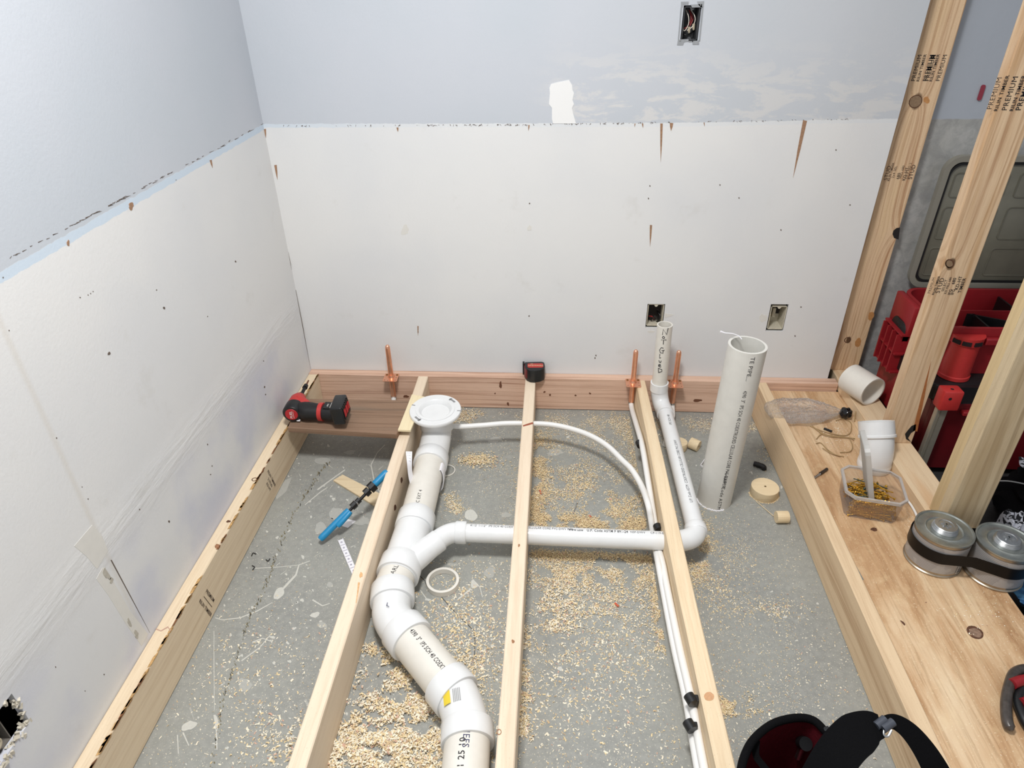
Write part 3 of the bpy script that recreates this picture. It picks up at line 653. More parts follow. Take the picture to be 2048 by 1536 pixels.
# ------------------------------------------------------------------ plank with shim across joists
pk = thing('bridging_plank', (0.24, -0.33, 0.14), 'dark weathered plank laid across the two left joists under the drill', 'plank')
bm = bmesh.new()
pA, pB, pC, pD = at(575, 855, z=0.161), at(793, 868, z=0.161), at(815, 800, z=0.161), at(602, 797, z=0.161)
top = [pA, pB, pC + Vector((0.03, 0, 0)), pD]; add_hex(bm, [Vector((p.x, p.y, 0.1405)) for p in top] + [Vector((p.x, p.y, 0.161)) for p in top])
bmesh.ops.bevel(bm, geom=list(bm.edges), offset=0.0015, segments=1, affect='EDGES'); obj('board', bm, W_OLD, pk)
sA, sB, sC, sD = at(796, 861, z=0.165), at(821, 862, z=0.165), at(850, 795, z=0.165), at(824, 790, z=0.165)
bm = bmesh.new(); add_hex(bm, [Vector((p.x, p.y, 0.1612)) for p in (sA, sB, sC, sD)] + [Vector((p.x, p.y, 0.168)) for p in (sA, sB, sC, sD)])
tag(obj('wood_shim', bm, W_SHIM, loc=Vector((0.44, -0.33, 0.1612))), 'thin pale wood strip lying on the dark plank end beside the toilet flange', 'wood strip')

# ------------------------------------------------------------------ toilet drain, one glued run
R3, RC3 = 0.0490, 0.0565
dr = thing('drain_pipe_run', (0.52, -0.9, 0.0), 'glued white 3-inch toilet drain with closet flange, wye and side branch', 'drain pipe')
fc = Vector((0.5345, -0.320, 0.1795)); zc = 0.064
fl = obj('closet_flange', lathe([(0.046, -0.012), (0.062, -0.012), (0.0865, -0.010), (0.0875, -0.006), (0.0875, 0.0), (0.086, 0.002), (0.066, 0.002), (0.0655, 0.0045), (0.056, 0.0045), (0.052, 0.001), (0.047, -0.008), (0.043, -0.02), (0.0405, -0.045), (0.0, -0.047)], Matrix.Translation(fc) @ Matrix.Rotation(0.04, 4, 'X'), 72), PVC, dr, 'white closet flange ring', True)
SLOT = plain('slot_shadow_grey', '8C8C8C', 0.6)
bm = bmesh.new()
def arc_slot(a0, a1, r0, r1, z):
    n = 8; P = [(r0 * math.cos(a0 + (a1 - a0) * k / n), r0 * math.sin(a0 + (a1 - a0) * k / n)) for k in range(n + 1)] + [(r1 * math.cos(a1 + (a0 - a1) * k / n), r1 * math.sin(a1 + (a0 - a1) * k / n)) for k in range(n + 1)]
    add_prism(bm, P, z, z + 0.0006, Matrix.Translation(fc) @ Matrix.Rotation(0.04, 4, 'X'))
for a0, a1 in ((0.62, 1.0), (3.76, 4.14)): arc_slot(a0, a1, 0.071, 0.078, 0.0021); arc_slot(a0 + .28, a1 - .02, 0.068, 0.081, 0.0021)
for a0 in (2.85, -0.08): arc_slot(a0, a0 + .045, 0.075, 0.087, 0.0021)
bmesh.ops.recalc_face_normals(bm, faces=bm.faces); obj('bolt_slot', bm, SLOT, fl, 'grey bolt slots')
x_ = lambda px, py, z=zc: at(px, py, z=z)
bend = Vector((0.535, -0.315, zc + 0.012)); q1 = Vector((0.533, -0.43, zc + .004))
obj('flange_neck', tube([fc + Vector((0, 0, -0.008)), fc + Vector((0, 0, -0.02)), fc + Vector((0, 0, -0.075)), fc + Vector((0, -.002, -0.079))], [RC3 + .001, RC3, RC3, R3], 40), PVC, dr, None, True)
def arcpts(p0, p1, p2, n=10):
    return [(p0 * (1 - t_) ** 2 + p1 * 2 * t_ * (1 - t_) + p2 * t_ ** 2) for t_ in [k / n for k in range(n + 1)]]
A0 = fc + Vector((0.0, -0.002, -0.07)); A1 = Vector((0.534, -0.332, zc + 0.004)); A2 = x_(862, 922)
obj('knockout_disc', lathe([(0, -.0425), (.030, -.0425), (.0345, -.0435), (.041, -.0445)], Matrix.Translation(fc) @ Matrix.Rotation(0.04, 4, 'X'), 40), plain('grey_disc', 'C9CCD0', 0.5), fl, 'grey disc closing the flange', True)
obj('elbow_fitting', tube(arcpts(A0, A1, A2, 12), R3 + .002, 40), PVC, dr, None, True)
def coll(p, d, L, r=RC3, lip=0.004):
    d = Vector(d).normalized(); bm = bmesh.new()
    add_lathe(bm, [(R3 - .002, -L / 2), (r - .0015, -L / 2), (r, -L / 2 + .002), (r, L / 2 - .002), (r - .0015, L / 2), (R3 - .002, L / 2)], align(p, d), 44); return bm
W0 = x_(832, 1040); W1 = x_(794, 1155); E0 = x_(785, 1172)
dm = (W0 - A2).normalized()
obj('coupling_collar', coll(A2 + dm * 0.0, dm, 0.05), PVC, dr, None, True)
obj('drain_pipe', tube([A2, W0], R3, 40), PVC_PIPE, dr, 'cream white drain pipe', True)
obj('coupling_collar', coll(W0 - dm * -0.012, dm, 0.055), PVC, dr, None, True)
dw = (W1 - W0).normalized()
wye = obj('wye_fitting', tube([W0, W0 + dw * .02, W1], [RC3 - .005, RC3 - .005, RC3 - .006], 40), PVC, dr, 'white wye fitting', True)
obj('coupling_collar', coll(W1 - dw * 0.03, dw, 0.055, RC3 + .002), PVC, dr, None, True)
obj('drain_pipe', tube([W1 - dw * .02, E0 + dw * .02], R3, 40), PVC_PIPE, dr, None, True)
# first 45 at the joist, lower pipe, second 45, tail
E1 = x_(786, 1245); E2 = x_(840, 1305); dl = (x_(906, 1380) - x_(812, 1268)).normalized()
P_a = x_(785, 1180); P_b = x_(783, 1225); P_c = x_(812, 1268); P_d = x_(822, 1280)
el = obj('elbow_fitting', tube([P_a] + arcpts(P_b, x_(786, 1247), P_c, 10) + [P_d], RC3 - .0068, 44), PVC, dr, None, True)
obj('coupling_collar', coll(x_(785, 1192), (x_(784, 1225) - P_a), 0.05, RC3 + .001), PVC, dr, None, True); obj('coupling_collar', coll(x_(812, 1268) + dl * .004, dl, 0.05, RC3 + .001), PVC, dr, None, True)
L0, L1 = x_(815, 1272), x_(905, 1382)
obj('drain_pipe', tube([L0, L1], R3, 44), PVC_PIPE, dr, 'cream white drain pipe', True)
F0, F1, F2 = x_(898, 1372), x_(930, 1412), x_(936, 1465)
obj('elbow_fitting', tube([F0] + arcpts(F0 + (F1 - F0) * .35, x_(926, 1412), F2, 10) + [x_(936, 1480)], RC3 - .0068, 44), PVC, dr, None, True)
obj('coupling_collar', coll(x_(903, 1380), dl, 0.048, RC3 + .001), PVC, dr, None, True); obj('coupling_collar', coll(x_(935, 1470), x_(936, 1500) - x_(935, 1450), 0.045, RC3 + .001), PVC, dr, None, True)
tl = x_(931, 1536); T2 = tl + (tl - x_(936, 1470)).normalized() * 0.5
obj('drain_pipe', tube([x_(936, 1470), tl, T2], R3, 44), PVC_PIPE, dr, 'cream white drain pipe', True)
bm = bmesh.new(); up = (CAM - L0).normalized()
pipe_text(bm, '4390  3"  IPS SCH 40 COEXTRU', 0.0165, L0, L1, R3, Vector((0.12, -0.15, 1)), 0.53, bold=.01, length=.152)
pipe_text(bm, 'HC EXT 4', 0.015, W0, A2, R3, Vector((.1, -.25, 1)), 0.16); pipe_text(bm, '- CHARLO', 0.017, E0, W1, R3, Vector((.05, -.3, 1)), 0.1)
pipe_text(bm, '01 25 10', 0.019, tl, x_(936, 1470), R3, Vector((-.1, -.3, 1)), 0.0, bold=.01)
obj('pipe_print', bm, INK, dr, 'black printed pipe lettering')
bm = bmesh.new(); c = x_(900, 1440, 0.11)
def on_cyl(px, py, w_, h_, a_, p, d, r, off=0.0006):
    """curved label patch on a cylinder: w_ along d, h_ round it, centred at angle a_ from up"""
    d = Vector(d).normalized(); up_ = Vector((0, 0, 1)) - d * d.z; up_.normalize(); sd = up_.cross(d); n = 6; V = []
    for k in range(n + 1):
        a = a_ + (k / n - .5) * h_ / r
        V.append([bm.verts.new(p + d * s + (up_ * math.cos(a) + sd * math.sin(a)) * (r + off)) for s in (-w_ / 2, w_ / 2)])
    for k in range(n): bm.faces.new((V[k][0], V[k][1], V[k + 1][1], V[k + 1][0]))
on_cyl(0, 0, .03, .018, -0.62, x_(923, 1415), F2 - F1, RC3 - .005, .001); obj('sticker', bm, plain('yellow_sticker', 'E3C93B', 0.5), dr, 'small yellow sticker')
bm = bmesh.new()
for k in range(5): on_cyl(0, 0, .03, .002, -0.30 + k * .07, x_(923, 1415), F2 - F1, RC3 - .005, .001)
obj('sticker_print', bm, plain('grey_ink', '9A9A9A', 0.6), dr)
bm = bmesh.new()
for pts_ in ([(787, 1108), (784, 1121)], [(791, 1107), (788, 1119)], [(787, 1106), (794, 1106)], [(775, 1205), (773, 1211), (778, 1213)]):
    add_tube(bm, [at(a, b, z=0.119) for a, b in pts_], 0.0009, 6)
pipe_text(bm, 'INEFS', 0.02, x_(936, 1470), tl, R3, Vector((.02, -.2, 1)), 0.42)
obj('marker_note', bm, plain('marker_navy', '2A2D55', 0.6), dr, 'blue black marker scribbles')
# side branch
RB, RBC = 0.0262, 0.0325; zb = 0.084
B0 = x_(812, 1130, .064) ; B1 = at(862, 1092, z=zb); B2 = at(885, 1074, z=zb); B3 = at(925, 1065, z=zb)
obj('wye_branch', tube([B0, B1], [RBC + .008, RBC], 30), PVC, dr, None, True)
dbx = (B1 - B0).normalized()
def coll2(p, d, L, r=RBC):
    bm = bmesh.new(); add_lathe(bm, [(RB - .002, -L / 2), (r - .002, -L / 2), (r, -L / 2 + .003), (r, L / 2 - .003), (r - .002, L / 2), (RB - .002, L / 2)], align(p, d), 36); return bm
obj('coupling_collar', coll2(at(868, 1088, z=zb), dbx, .04), PVC, dr, None, True)
obj('branch_elbow', tube([B1] + arcpts(at(875, 1082, z=zb), at(893, 1066, z=zb), at(912, 1065, z=zb), 8) + [B3], RB + .003, 30), PVC, dr, None, True)
C0 = at(1378, 1083, z=zb + .004)
obj('coupling_collar', coll2(at(922, 1065, z=zb), (1, 0, 0), .032), PVC, dr, None, True)
C1 = at(1338, 1082, z=zb + .004)
obj('branch_pipe', tube([B3 - Vector((.02, 0, 0)), C1], RB, 32), PVC, dr, 'glossy white inch-and-a-half pipe', True)
bm = bmesh.new(); upv = Vector((0, -.22, 1))
pipe_text(bm, '4112  1-1/2"  IPS SCH 40 COEXTRUDED CELLULAR CORE PVC-DWV PIPE', 0.0135, B3, C1, RB, Vector((0, .12, 1)), 0.29, length=.29)
pipe_text(bm, 'www.usw   U.P. Code ASTM F 891-24', 0.0145, B3, C1, RB, Vector((0, .08, 1)), 0.66, bold=.012, length=.165)
pipe_text(bm, 'NSF-DWV     CP-119-EPS', 0.012, B3, C1, RB, Vector((0, .08, 1)), 0.90, length=.10)
obj('pipe_print', bm, plain('grey_black_print', '34343A', 0.7), dr, 'black printed pipe lettering')
G0 = at(1381, 1052, z=zb + .006); G1 = at(1376, 1020, z=zb + .008); H0 = Vector((1.325, -0.135, 0.100)); H1 = Vector((1.318, -0.118, 0.19))
obj('branch_elbow', tube([C1 - Vector((.015, 0, 0))] + arcpts(C1, Vector((1.340, C1.y, zb + .004)), Vector((1.341, C1.y + .05, zb + .006)), 10), RB + .0035, 32), PVC, dr, None, True)
gs = Vector((1.341, C1.y + .045, zb + .006)); ge = Vector((1.330, -0.175, 0.096))
obj('coupling_collar', coll2(gs, ge - gs, .026, RBC - .001), PVC, dr, None, True)
obj('branch_pipe', tube([gs, ge], RB, 32), PVC, dr, 'white pipe running back beside the joist', True)
obj('riser_elbow', tube([ge - (ge - gs).normalized() * .02] + arcpts(ge, Vector((1.318, -0.118, 0.096)), Vector((1.313, -0.118, 0.155)), 10) + [Vector((1.312, -0.118, 0.165))], RB + .004, 32), PVC, dr, None, True)
obj('riser_hub', hollow((1.312, -0.118, 0.150), (1.311, -0.118, 0.182), 0.0318, 0.0268, 40), PVC, dr, None, True)
bm = bmesh.new(); pipe_text(bm, 'U.P. Code ASTM  COEXTRUDED CELLULAR CORE PVC-DWV', 0.0125, gs, ge, RB, Vector((0.05, -.1, 1)), 0.40, length=.30)
pipe_text(bm, 'IPS SCH 40', 0.012, gs, ge, RB, Vector((0.05, -.1, 1)), 0.85)
obj('pipe_print', bm, plain('grey_black_print', '34343A'), dr, 'black printed pipe lettering')
# loose standpipe in the hub
sp = thing('standpipe', (1.311, -0.118, 0.16), 'short white pipe marked NOT GLUED standing in the riser hub', 'pipe')
stp0, stp1 = Vector((1.311, -0.118, 0.160)), Vector((1.306, -0.118, 0.412))
obj('pipe', hollow(stp0, stp1, RB, RB - .0042, 40), PVC_PIPE, sp, None, True)
bm = bmesh.new()
LET = {'N': [[(0, 0), (.15, 1), (.75, .1), (1, 1.25)]], 'o': [[(.35, .75), (.1, .4), (.3, .1), (.7, .1), (.85, .45), (.6, .75), (.35, .75)]], 'T': [[(0, .95), (1, 1.05)], [(.45, 1), (.4, 0)]],
       'G': [[(.85, .95), (.4, 1), (.05, .5), (.2, .05), (.75, .05), (.8, .5), (.45, .5)], [(.8, .5), (1.05, .6)]], 'L': [[(.35, 1.1), (.15, .1), (.7, .25)]], 'u': [[(.1, .8), (.15, .15), (.6, .1), (.7, .75)]],
       'e': [[(.15, .5), (.75, .7), (.55, 1), (.15, .8), (.1, .3), (.5, .05), (.85, .2)]], 'D': [[(.1, 1), (.15, 0)], [(.05, 1), (.9, .8), (.95, .35), (.15, 0)]]}
ys_ = [('N', 1325, 669.5, 11, 11), ('o', 1324, 677, 6, 6), ('T', 1322.5, 688, 10, 8.5), ('G', 1319, 706, 9, 11), ('L', 1318, 717, 5.5, 8), ('u', 1317.5, 725, 6.5, 5.5), ('e', 1316.5, 733.8, 6.5, 5.5), ('D', 1316, 745, 8, 8.5)]
for ch, lx, ly, lw, lh in ys_:
    for st_ in LET[ch]:
        pts_ = []
        for a, b in st_:
            P = at(lx + a * lw, ly - b * lh, y=-.118 - RB * .92); ang = -PI / 2 + math.asin(max(-.95, min(.95, (P.x - 1.3085) / RB)))
            pts_.append(Vector((1.3085 + math.cos(ang) * (RB + .0006), stp1.y + math.sin(ang) * (RB + .0009), P.z)))
        add_tube(bm, pts_, 0.0012, 6)
obj('handwriting', bm, INK, sp, 'black handwritten words NOT GLUED')
# tall loose pipe standing on the floor
vp = thing('standing_pipe', (1.452, -0.525, 0), 'tall open grey-white 3-inch pipe standing upright on the floor', 'pipe')
v0 = Vector((1.449, -0.530, 0.0)); v1 = Vector((1.462, -0.530, 0.562)); RV = 0.0525
obj('pipe', hollow(v0, v1, RV, RV - .007, 56), PVC_GREY, vp, None, True)
bm = bmesh.new()
for s, u, sz, ln in (('4390  3"  IPS SCH 40 COEXTRUDED CELLULAR CORE PVC-DWV PIPE', 0.475, .0155, .355), ('www.usw', .24, .009, .05), ('U.P. Code ASTM', .125, .015, .13), ('TE PIPE...', .915, .0165, .075)):
    pipe_text(bm, s, sz, v1, v0, RV, Vector((0.06, -1, 0)), 1 - u, length=ln)
obj('pipe_print', bm, INK, vp, 'black printed pipe lettering')
bm = tube([at(1498, 678, y=-.53) + Vector((-.02, 0, 0)), at(1478, 672, y=-.5), at(1465, 667, y=-.5), at(1450, 666, y=-.5), at(1441, 663, y=-.5)], [.0016, .0014, .0014, .0016, .003], 8); obj('plastic_curl', bm, WHITEP, vp, 'curl of cut plastic', True)
random.seed(5)
bm = bmesh.new()
for k in range(34):
    a = PI + (k / 34) * 2.0; r = RV + .001; p = Vector((v0.x + math.cos(a) * r, v0.y + math.sin(a) * r, .001))
    add_box(bm, (p.x - .002, p.y - .002, 0.0), (p.x + .002, p.y + .002, random.uniform(.001, .004)))
obj('cut_burr', bm, WHITEP, vp, 'ragged white cutting burr')

# ------------------------------------------------------------------ copper stub-outs
GC = 'copper stub-outs with square flanges on the ledger'
cs = Vector((0.323, -0.052, 0.14))
def make_stub():
    r = thing('copper_stub_out', (cs.x, cs.y, 0.045), 'copper stub-out rising above the dark plank, left of the toilet flange', 'copper pipe', GC)
    R = 0.0092
    obj('riser_pipe', tube([cs + Vector((0, 0, -.085)), cs, cs + Vector((0.0, 0, .125)), cs + Vector((0, 0, .133)), cs + Vector((0, 0, .138)), cs + Vector((0, 0, .140))], [R, R, R, R * .9, R * .55, R * .1], 20), COPPER, r, None, True)
    obj('pipe_collar', tube([cs + Vector((0, 0, .003)), cs + Vector((0, 0, .012))], [R + .004, R + .001], 20), COPPER, r, None, True)
    bm = prism(rrect(-.027, -.034, .027, .024, .006), 0, 0.0016, Matrix.Translation(cs + Vector((0, 0, .0015)))); f_ = obj('flange_plate', bm, COPPER, r)
    bm = bmesh.new()
    for dx, dy in ((-.02, -.024), (.02, -.024), (-.008, -.028), (.02, -.005)): add_lathe(bm, [(0, .0035), (.0016, .0035)], Matrix.Translation(cs + Vector((dx, dy, 0))), 8)
    obj('rivet_hole', bm, plain('hole_dark', '5A3323', 0.8), f_)
    for dx in (-.019, .020):
        obj('screw', lathe([(0, .006), (.003, .0055), (.004, .004), (.004, .003)], Matrix.Translation(cs + Vector((dx, .013, 0))), 14), plain('brass_screw', '8E6D3C', 0.35, 0.9), r, None, True)
    obj('crimp_ring', tube([cs + Vector((0, 0, -.093)), cs + Vector((0, 0, -.083))], 0.0105, 20), STEEL, r, 'silver crimp ring', True)
    return r
st1 = make_stub()
def copy_tree(o_, parent=None):
    c_ = o_.copy(); COL.objects.link(c_); c_.parent = parent
    for ch in o_.children: copy_tree(ch, c_)
    return c_
st2 = copy_tree(st1); st2.location = (1.2255, -0.058, 0.045); st2['label'] = 'copper stub-out directly left of the pipe marked NOT GLUED'
st3 = copy_tree(st1); st3.location = (1.378, -0.058, 0.045); st3['label'] = 'copper stub-out directly right of the pipe marked NOT GLUED'

# ------------------------------------------------------------------ PEX tubing
def spline(pts, n=8):
    P = [Vector(p) for p in pts]; P = [P[0] * 2 - P[1]] + P + [P[-1] * 2 - P[-2]]; out = []
    for i in range(1, len(P) - 2):
        for k in range(n):
            t_ = k / n; a, b, c_, d = P[i - 1:i + 3]
            out.append(0.5 * ((2 * b) + (c_ - a) * t_ + (2 * a - 5 * b + 4 * c_ - d) * t_ ** 2 + (3 * b - a - 3 * c_ + d) * t_ ** 3))
    out.append(P[-2]); return out
RP = 0.0092
def onx(px, py, x): return at(px, py, x=x)
px1b = [(1.2255, -.058, .05), (1.2265, -.10, .045), onx(1273, 850, 1.228), onx(1284, 890, 1.228), onx(1296, 960, 1.229), onx(1303, 1005, 1.230), onx(1309, 1045, 1.2315), tuple(at(1314, 1084, z=.052)), onx(1325, 1128, 1.2335), onx(1333, 1170, 1.234), onx(1360, 1300, 1.240), onx(1383, 1400, 1.243), onx(1408, 1536, 1.246), (1.252, -1.95, .09)]
tag(obj('white_tubing', tube(spline(px1b, 6), RP, 14), PEX, loc=Vector((1.2255, -.058, 0)), smooth=True), 'upper of two white tubes running down the bowed joist side', 'tubing', 'white water tubing')
px1c = px1c_ = [onx(1302, 1038, 1.220), tuple(at(1309, 1084, z=.046)), onx(1318, 1132, 1.2225), onx(1326, 1175, 1.226), onx(1350, 1300, 1.232), onx(1373, 1400, 1.236), onx(1396, 1536, 1.238), (1.240, -1.95, .07)]
px1 = [(.323, -.052, .055), (.326, -.075, .03), (.345, -.15, .03), (.40, -.24, .09), (.47, -.26, .105), at(905, 852, z=.106), at(960, 851, z=.108), at(1010, 847, z=.11), at(1058, 847, z=.112), at(1100, 849, z=.11), at(1140, 857, z=.108), at(1180, 871, z=.105), at(1215, 892, z=.1), at(1245, 921, z=.097), at(1264, 940, z=.098), at(1283, 972, z=.096), onx(1296, 1008, 1.212)] + px1c_
tag(obj('white_tubing', tube(spline(px1, 6), RP, 14), PEX, loc=Vector((.323, -.052, .0)), smooth=True), 'white water tubing arching through the middle joist to the bowed joist', 'tubing', 'white water tubing')
px3 = [(1.378, -.058, .05), (1.379, -.07, .035), at(1345, 832, z=.03), at(1340, 845, z=.025), at(1336, 860, z=.02), at(1330, 890, z=.012)]
tag(obj('white_tubing', tube(spline(px3, 6), RP, 14), PEX, loc=Vector((1.378, -.058, 0)), smooth=True), 'short white tube below the right-hand copper stub-out', 'tubing', 'white water tubing')
px4 = [at(1333, 818, z=.05), at(1338, 832, z=.045), at(1342, 845, z=.03)]
GCL = 'black clamps holding the tubing to the joist'
for i, (px, py, z, lab, dx) in enumerate(((1279, 888, .093, 'small black pipe clamp highest up the bowed joist', .012), (1316, 1056, .088, 'black pipe clamp where the tubing passes over the branch pipe', .012), (1382, 1399, .115, 'large square black pipe clamp low on the bowed joist', .015), (1380, 1452, .095, 'lowest black pipe clamp on the outer tube', .012))):
    p = at(px, py, z=z); r = thing('pipe_clamp', p, lab, 'pipe clamp', GCL)
    q = p + Vector((0.01, .012, 0)); d = Vector((0.012, -0.03, 0)) if i > 1 else Vector((0.006, -0.03, 0))
    obj('loop', tube([p - d * .32, p + d * .32], RP + .0026, 16), BLACKP, r, None, True)
    obj('fixing_tab', box((p.x + .004, p.y - dx / 2, p.z - .016), (p.x + .015, p.y + dx / 2, p.z + .008), .0015), BLACKP, r)

# ------------------------------------------------------------------ electrical boxes
GB = 'electrical boxes in the back wall'
def elec(name, label, x0, x1, z0, z1, mat, dark, plate=False, wires=()):
    r = thing(name, ((x0 + x1) / 2, 0.006, z0), label, 'electrical box', GB); bm = bmesh.new(); w_ = .0022; D = .065
    add_box(bm, (x0, .003, z0), (x0 + w_, D, z1)); add_box(bm, (x1 - w_, .003, z0), (x1, D, z1)); add_box(bm, (x0, .003, z0), (x1, D, z0 + w_)); add_box(bm, (x0, .003, z1 - w_), (x1, D, z1)); add_box(bm, (x0, D, z0), (x1, D + w_, z1))
    obj('box_shell', bm, mat, r); xm = (x0 + x1) / 2
    for zz, s in ((z1 - w_, -1), (z0 + w_, 1)):
        bm = bmesh.new(); add_prism(bm, [(xm - .007, 0), (xm + .007, 0), (xm + .004, .006), (xm, .008), (xm - .004, .006)] if s > 0 else [(xm - .007, 0), (xm - .004, -.006), (xm, -.008), (xm + .004, -.006), (xm + .007, 0)], 0, .002, basis((0, .005, zz), (1, 0, 0), (0, 0, 1), (0, -1, 0)))
        obj('screw_lug', bm, mat, r)
    for nm, pts_, rad, m in wires: obj(nm, tube(spline(pts_, 6), rad, 10), m, r, None, True)
    return r
GREYM = plain('galvanised_steel', 'A9ACAF', 0.4, 0.55, 0.05, 60, 0.08); WIREW = plain('white_wire', 'E6DCD0', 0.4); WIRER = plain('red_wire', '8E2323', 0.4); WIREK = plain('black_wire', '151515', 0.4); NUT = plain('wire_nut_tan', 'B9AE97', 0.5); CRUMB = plain('old_box_ivory', 'C8C1AE', 0.7, 0, 0.2, 150, 0.1)
def wv(px, py, d): p = at(px, py, y=d); return (p.x, d, p.z)
DARKB = plain('dark_steel_box', '4A4B4E', 0.5, 0.3)
b1 = elec('electrical_box', 'grey metal box with looped white wires high in the blue-grey wall', 1.279, 1.323, 1.265, 1.351, DARKB, 0, wires=[
    ('wire', [wv(1372, 20, .03), wv(1377, 33, .022), wv(1377, 48, .02), wv(1370, 61, .02), wv(1366, 58, .025), wv(1366, 45, .04)], .0011, WIREW), ('wire', [wv(1382, 20, .03), wv(1389, 31, .02), wv(1390, 42, .02), wv(1384, 54, .02), wv(1374, 61, .02)], .0011, WIREW),
    ('wire', [wv(1380, 22, .04), wv(1382, 40, .03), wv(1374, 54, .03), wv(1368, 57, .03)], .0016, WIRER), ('wire', [wv(1378, 20, .04), wv(1386, 36, .035), wv(1380, 52, .03)], .0016, WIRER), ('wire', [wv(1362, 66, .03), wv(1372, 70, .02), wv(1382, 66, .03), wv(1390, 60, .04)], .002, WIREK)])
for px, py in ((1378, 63), (1387, 57)):
    p = Vector(wv(px, py, .022)); obj('wire_nut', tube([p + Vector((-.001, 0, .012)), p, p + Vector((.001, 0, -.004))], [.0042, .0038, .0022], 12), NUT, b1, None, True)
bm = bmesh.new()
for poly in ([(1362, 3.5), (1377, 3), (1377, 8.5), (1366, 9), (1365, 15), (1361.5, 15)], [(1394, 3), (1408, 2), (1407, 13), (1403, 16), (1396, 9)], [(1381, 9), (1404, 8), (1404, 14.5), (1384, 15)], [(1356, 79), (1377, 78), (1377, 83), (1368, 84), (1366, 90), (1354, 90)], [(1384, 82), (1398, 81), (1398, 89), (1385, 89)], [(1361, 15), (1364, 15), (1358, 79), (1355.5, 79)], [(1404, 14), (1407, 13), (1400, 82), (1397, 82)], [(1377, 82), (1386, 82), (1386, 84), (1377, 84)]):
    P = [at(a, b, y=0) for a, b in poly]; add_prism(bm, [(p.x, p.z) for p in P], 0, .0015, basis((0, 0, 0), (1, 0, 0), (0, 0, 1), (0, -1, 0)))
bmesh.ops.recalc_face_normals(bm, faces=bm.faces); rp = obj('mounting_ears', bm, GREYM, b1)
for px, py in ((1401, 10), (1360, 81)):
    p = at(px, py, y=0); obj('screw', lathe([(0, .0035), (.0018, .003), (.0022, .001)], align((p.x, 0, p.z), (0, -1, 0)), 12), STEEL, b1, None, True)
b2 = elec('electrical_box', 'open dark box in the white wall behind the NOT GLUED pipe', 1.262, 1.318, 0.345, 0.430, CRUMB, 0, wires=[
    ('wire', [wv(1302, 640, .03), wv(1310, 632, .02), wv(1316, 640, .03), wv(1322, 650, .05)], .003, WIREK), ('wire', [wv(1298, 632, .03), wv(1304, 633, .02), wv(1308, 637, .04)], .0022, WIRER), ('wire', [wv(1312, 620, .05), wv(1320, 632, .03), wv(1314, 644, .03), wv(1304, 648, .04)], .003, WIREK)])
obj('dark_backing', box((1.2645, 0.045, 0.348), (1.3155, 0.064, 0.428)), plain('dark_cavity', '2A2522'), b2)
b3 = elec('electrical_box', 'empty ivory box in the white wall, right of the tall pipe', 1.690, 1.744, 0.338, 0.428, CRUMB, 0)
obj('dark_backing', box((1.7, 0.055, 0.375), (1.738, 0.064, 0.426)), plain('dark_cavity', '2A2522'), b3)
obj('mounting_bracket', box((1.712, .045, .365), (1.722, .06, .4)), CRUMB, b3)
b4 = thing('electrical_box', (-0.004, -1.6, 0.32), 'broken-out box hole low in the left wall with crumbling plaster', 'electrical box')
bm = bmesh.new(); add_box(bm, (-.07, -1.655, .318), (-.068, -1.56, .405)); add_box(bm, (-.07, -1.578, .322), (-.014, -1.576, .405)); add_box(bm, (-.07, -1.656, .32), (-.014, -1.578, .322))
obj('box_shell', bm, plain('dull_grey_box', '6E6962', 0.6), b4)
obj('wire', tube(spline([(-.05, -1.65, .36), (-.01, -1.615, .365), (-.008, -1.598, .35), (-.012, -1.61, .335), (-.04, -1.64, .33)], 6), .0035, 10), NUT, b4, None, True)
obj('wire', tube(spline([(-.06, -1.66, .35), (-.02, -1.625, .35), (-.015, -1.612, .342), (-.03, -1.63, .325)], 6), .0035, 10), WIREK, b4, None, True)
random.seed(3); bm = bmesh.new()
for k in range(70):
    e = random.random()
    if e < .55: y, z = -1.55 - random.random() * .1, .322 + random.uniform(-.012, .008)
    elif e < .8: y, z = -1.546 + random.uniform(-.006, .003), random.uniform(.322, .404)
    else: y, z = -1.55 - random.random() * .09, .404 + random.uniform(-.003, .003)
    s = random.uniform(.002, .006); M = Matrix.Translation((random.uniform(-.008, .001), y, z)) @ Euler((random.random() * 3, random.random() * 3, random.random() * 3)).to_matrix().to_4x4()
    add_box(bm, (-s, -s * .7, -s * .4), (s, s * .7, s * .4), 0, M)
obj('plaster_crumbs', bm, plain('crumbled_gypsum', 'C9C2B2', 0.9, 0, 0.3, 200, 0.1), b4, None, kind='stuff')

# ------------------------------------------------------------------ impact driver on the plank
hp = at(583, 829, z=0.196)
dv = thing('impact_driver', (hp.x, hp.y, 0.161), 'red and black cordless driver lying on the dark plank by the left wall', 'power tool')
# local frame: Y = bit direction, X = handle direction
ey = (at(606, 783, z=0.196) - hp); ey.z = 0; ey.normalize(); ex = Vector((ey.y, -ey.x, 0)); ex = (ex + ey * -0.10).normalized(); ez = Vector((0, 0, 1))
M = basis(hp, ex, ey, ez)
def T(x, y, z): return M @ Vector((x, y, z))
obj('motor_housing', tube([T(0, .000, 0), T(0, .006, 0), T(0, .03, 0), T(0, .045, 0)], [.0275, .0315, .0315, .031], 32), BLACKP, dv, 'black rear motor cap', True)
obj('gear_case', tube([T(0, .042, 0), T(0, .05, .0), T(0, .085, 0), T(0, .105, .0), T(0, .108, 0)], [.0285, .030, .028, .020, .016], 32), REDT, dv, 'red front housing', True)
obj('nose', tube([T(0, .10, 0), T(0, .118, 0)], [.017, .013], 24), BLACKP, dv, None, True)
obj('bit_holder', tube([T(0, .116, 0), T(0, .165, 0), T(0, .166, 0), T(0, .182, 0)], [.006, .006, .009, .008], 18), plain('dark_steel', '2C2C2E', 0.35, 0.7), dv, None, True)
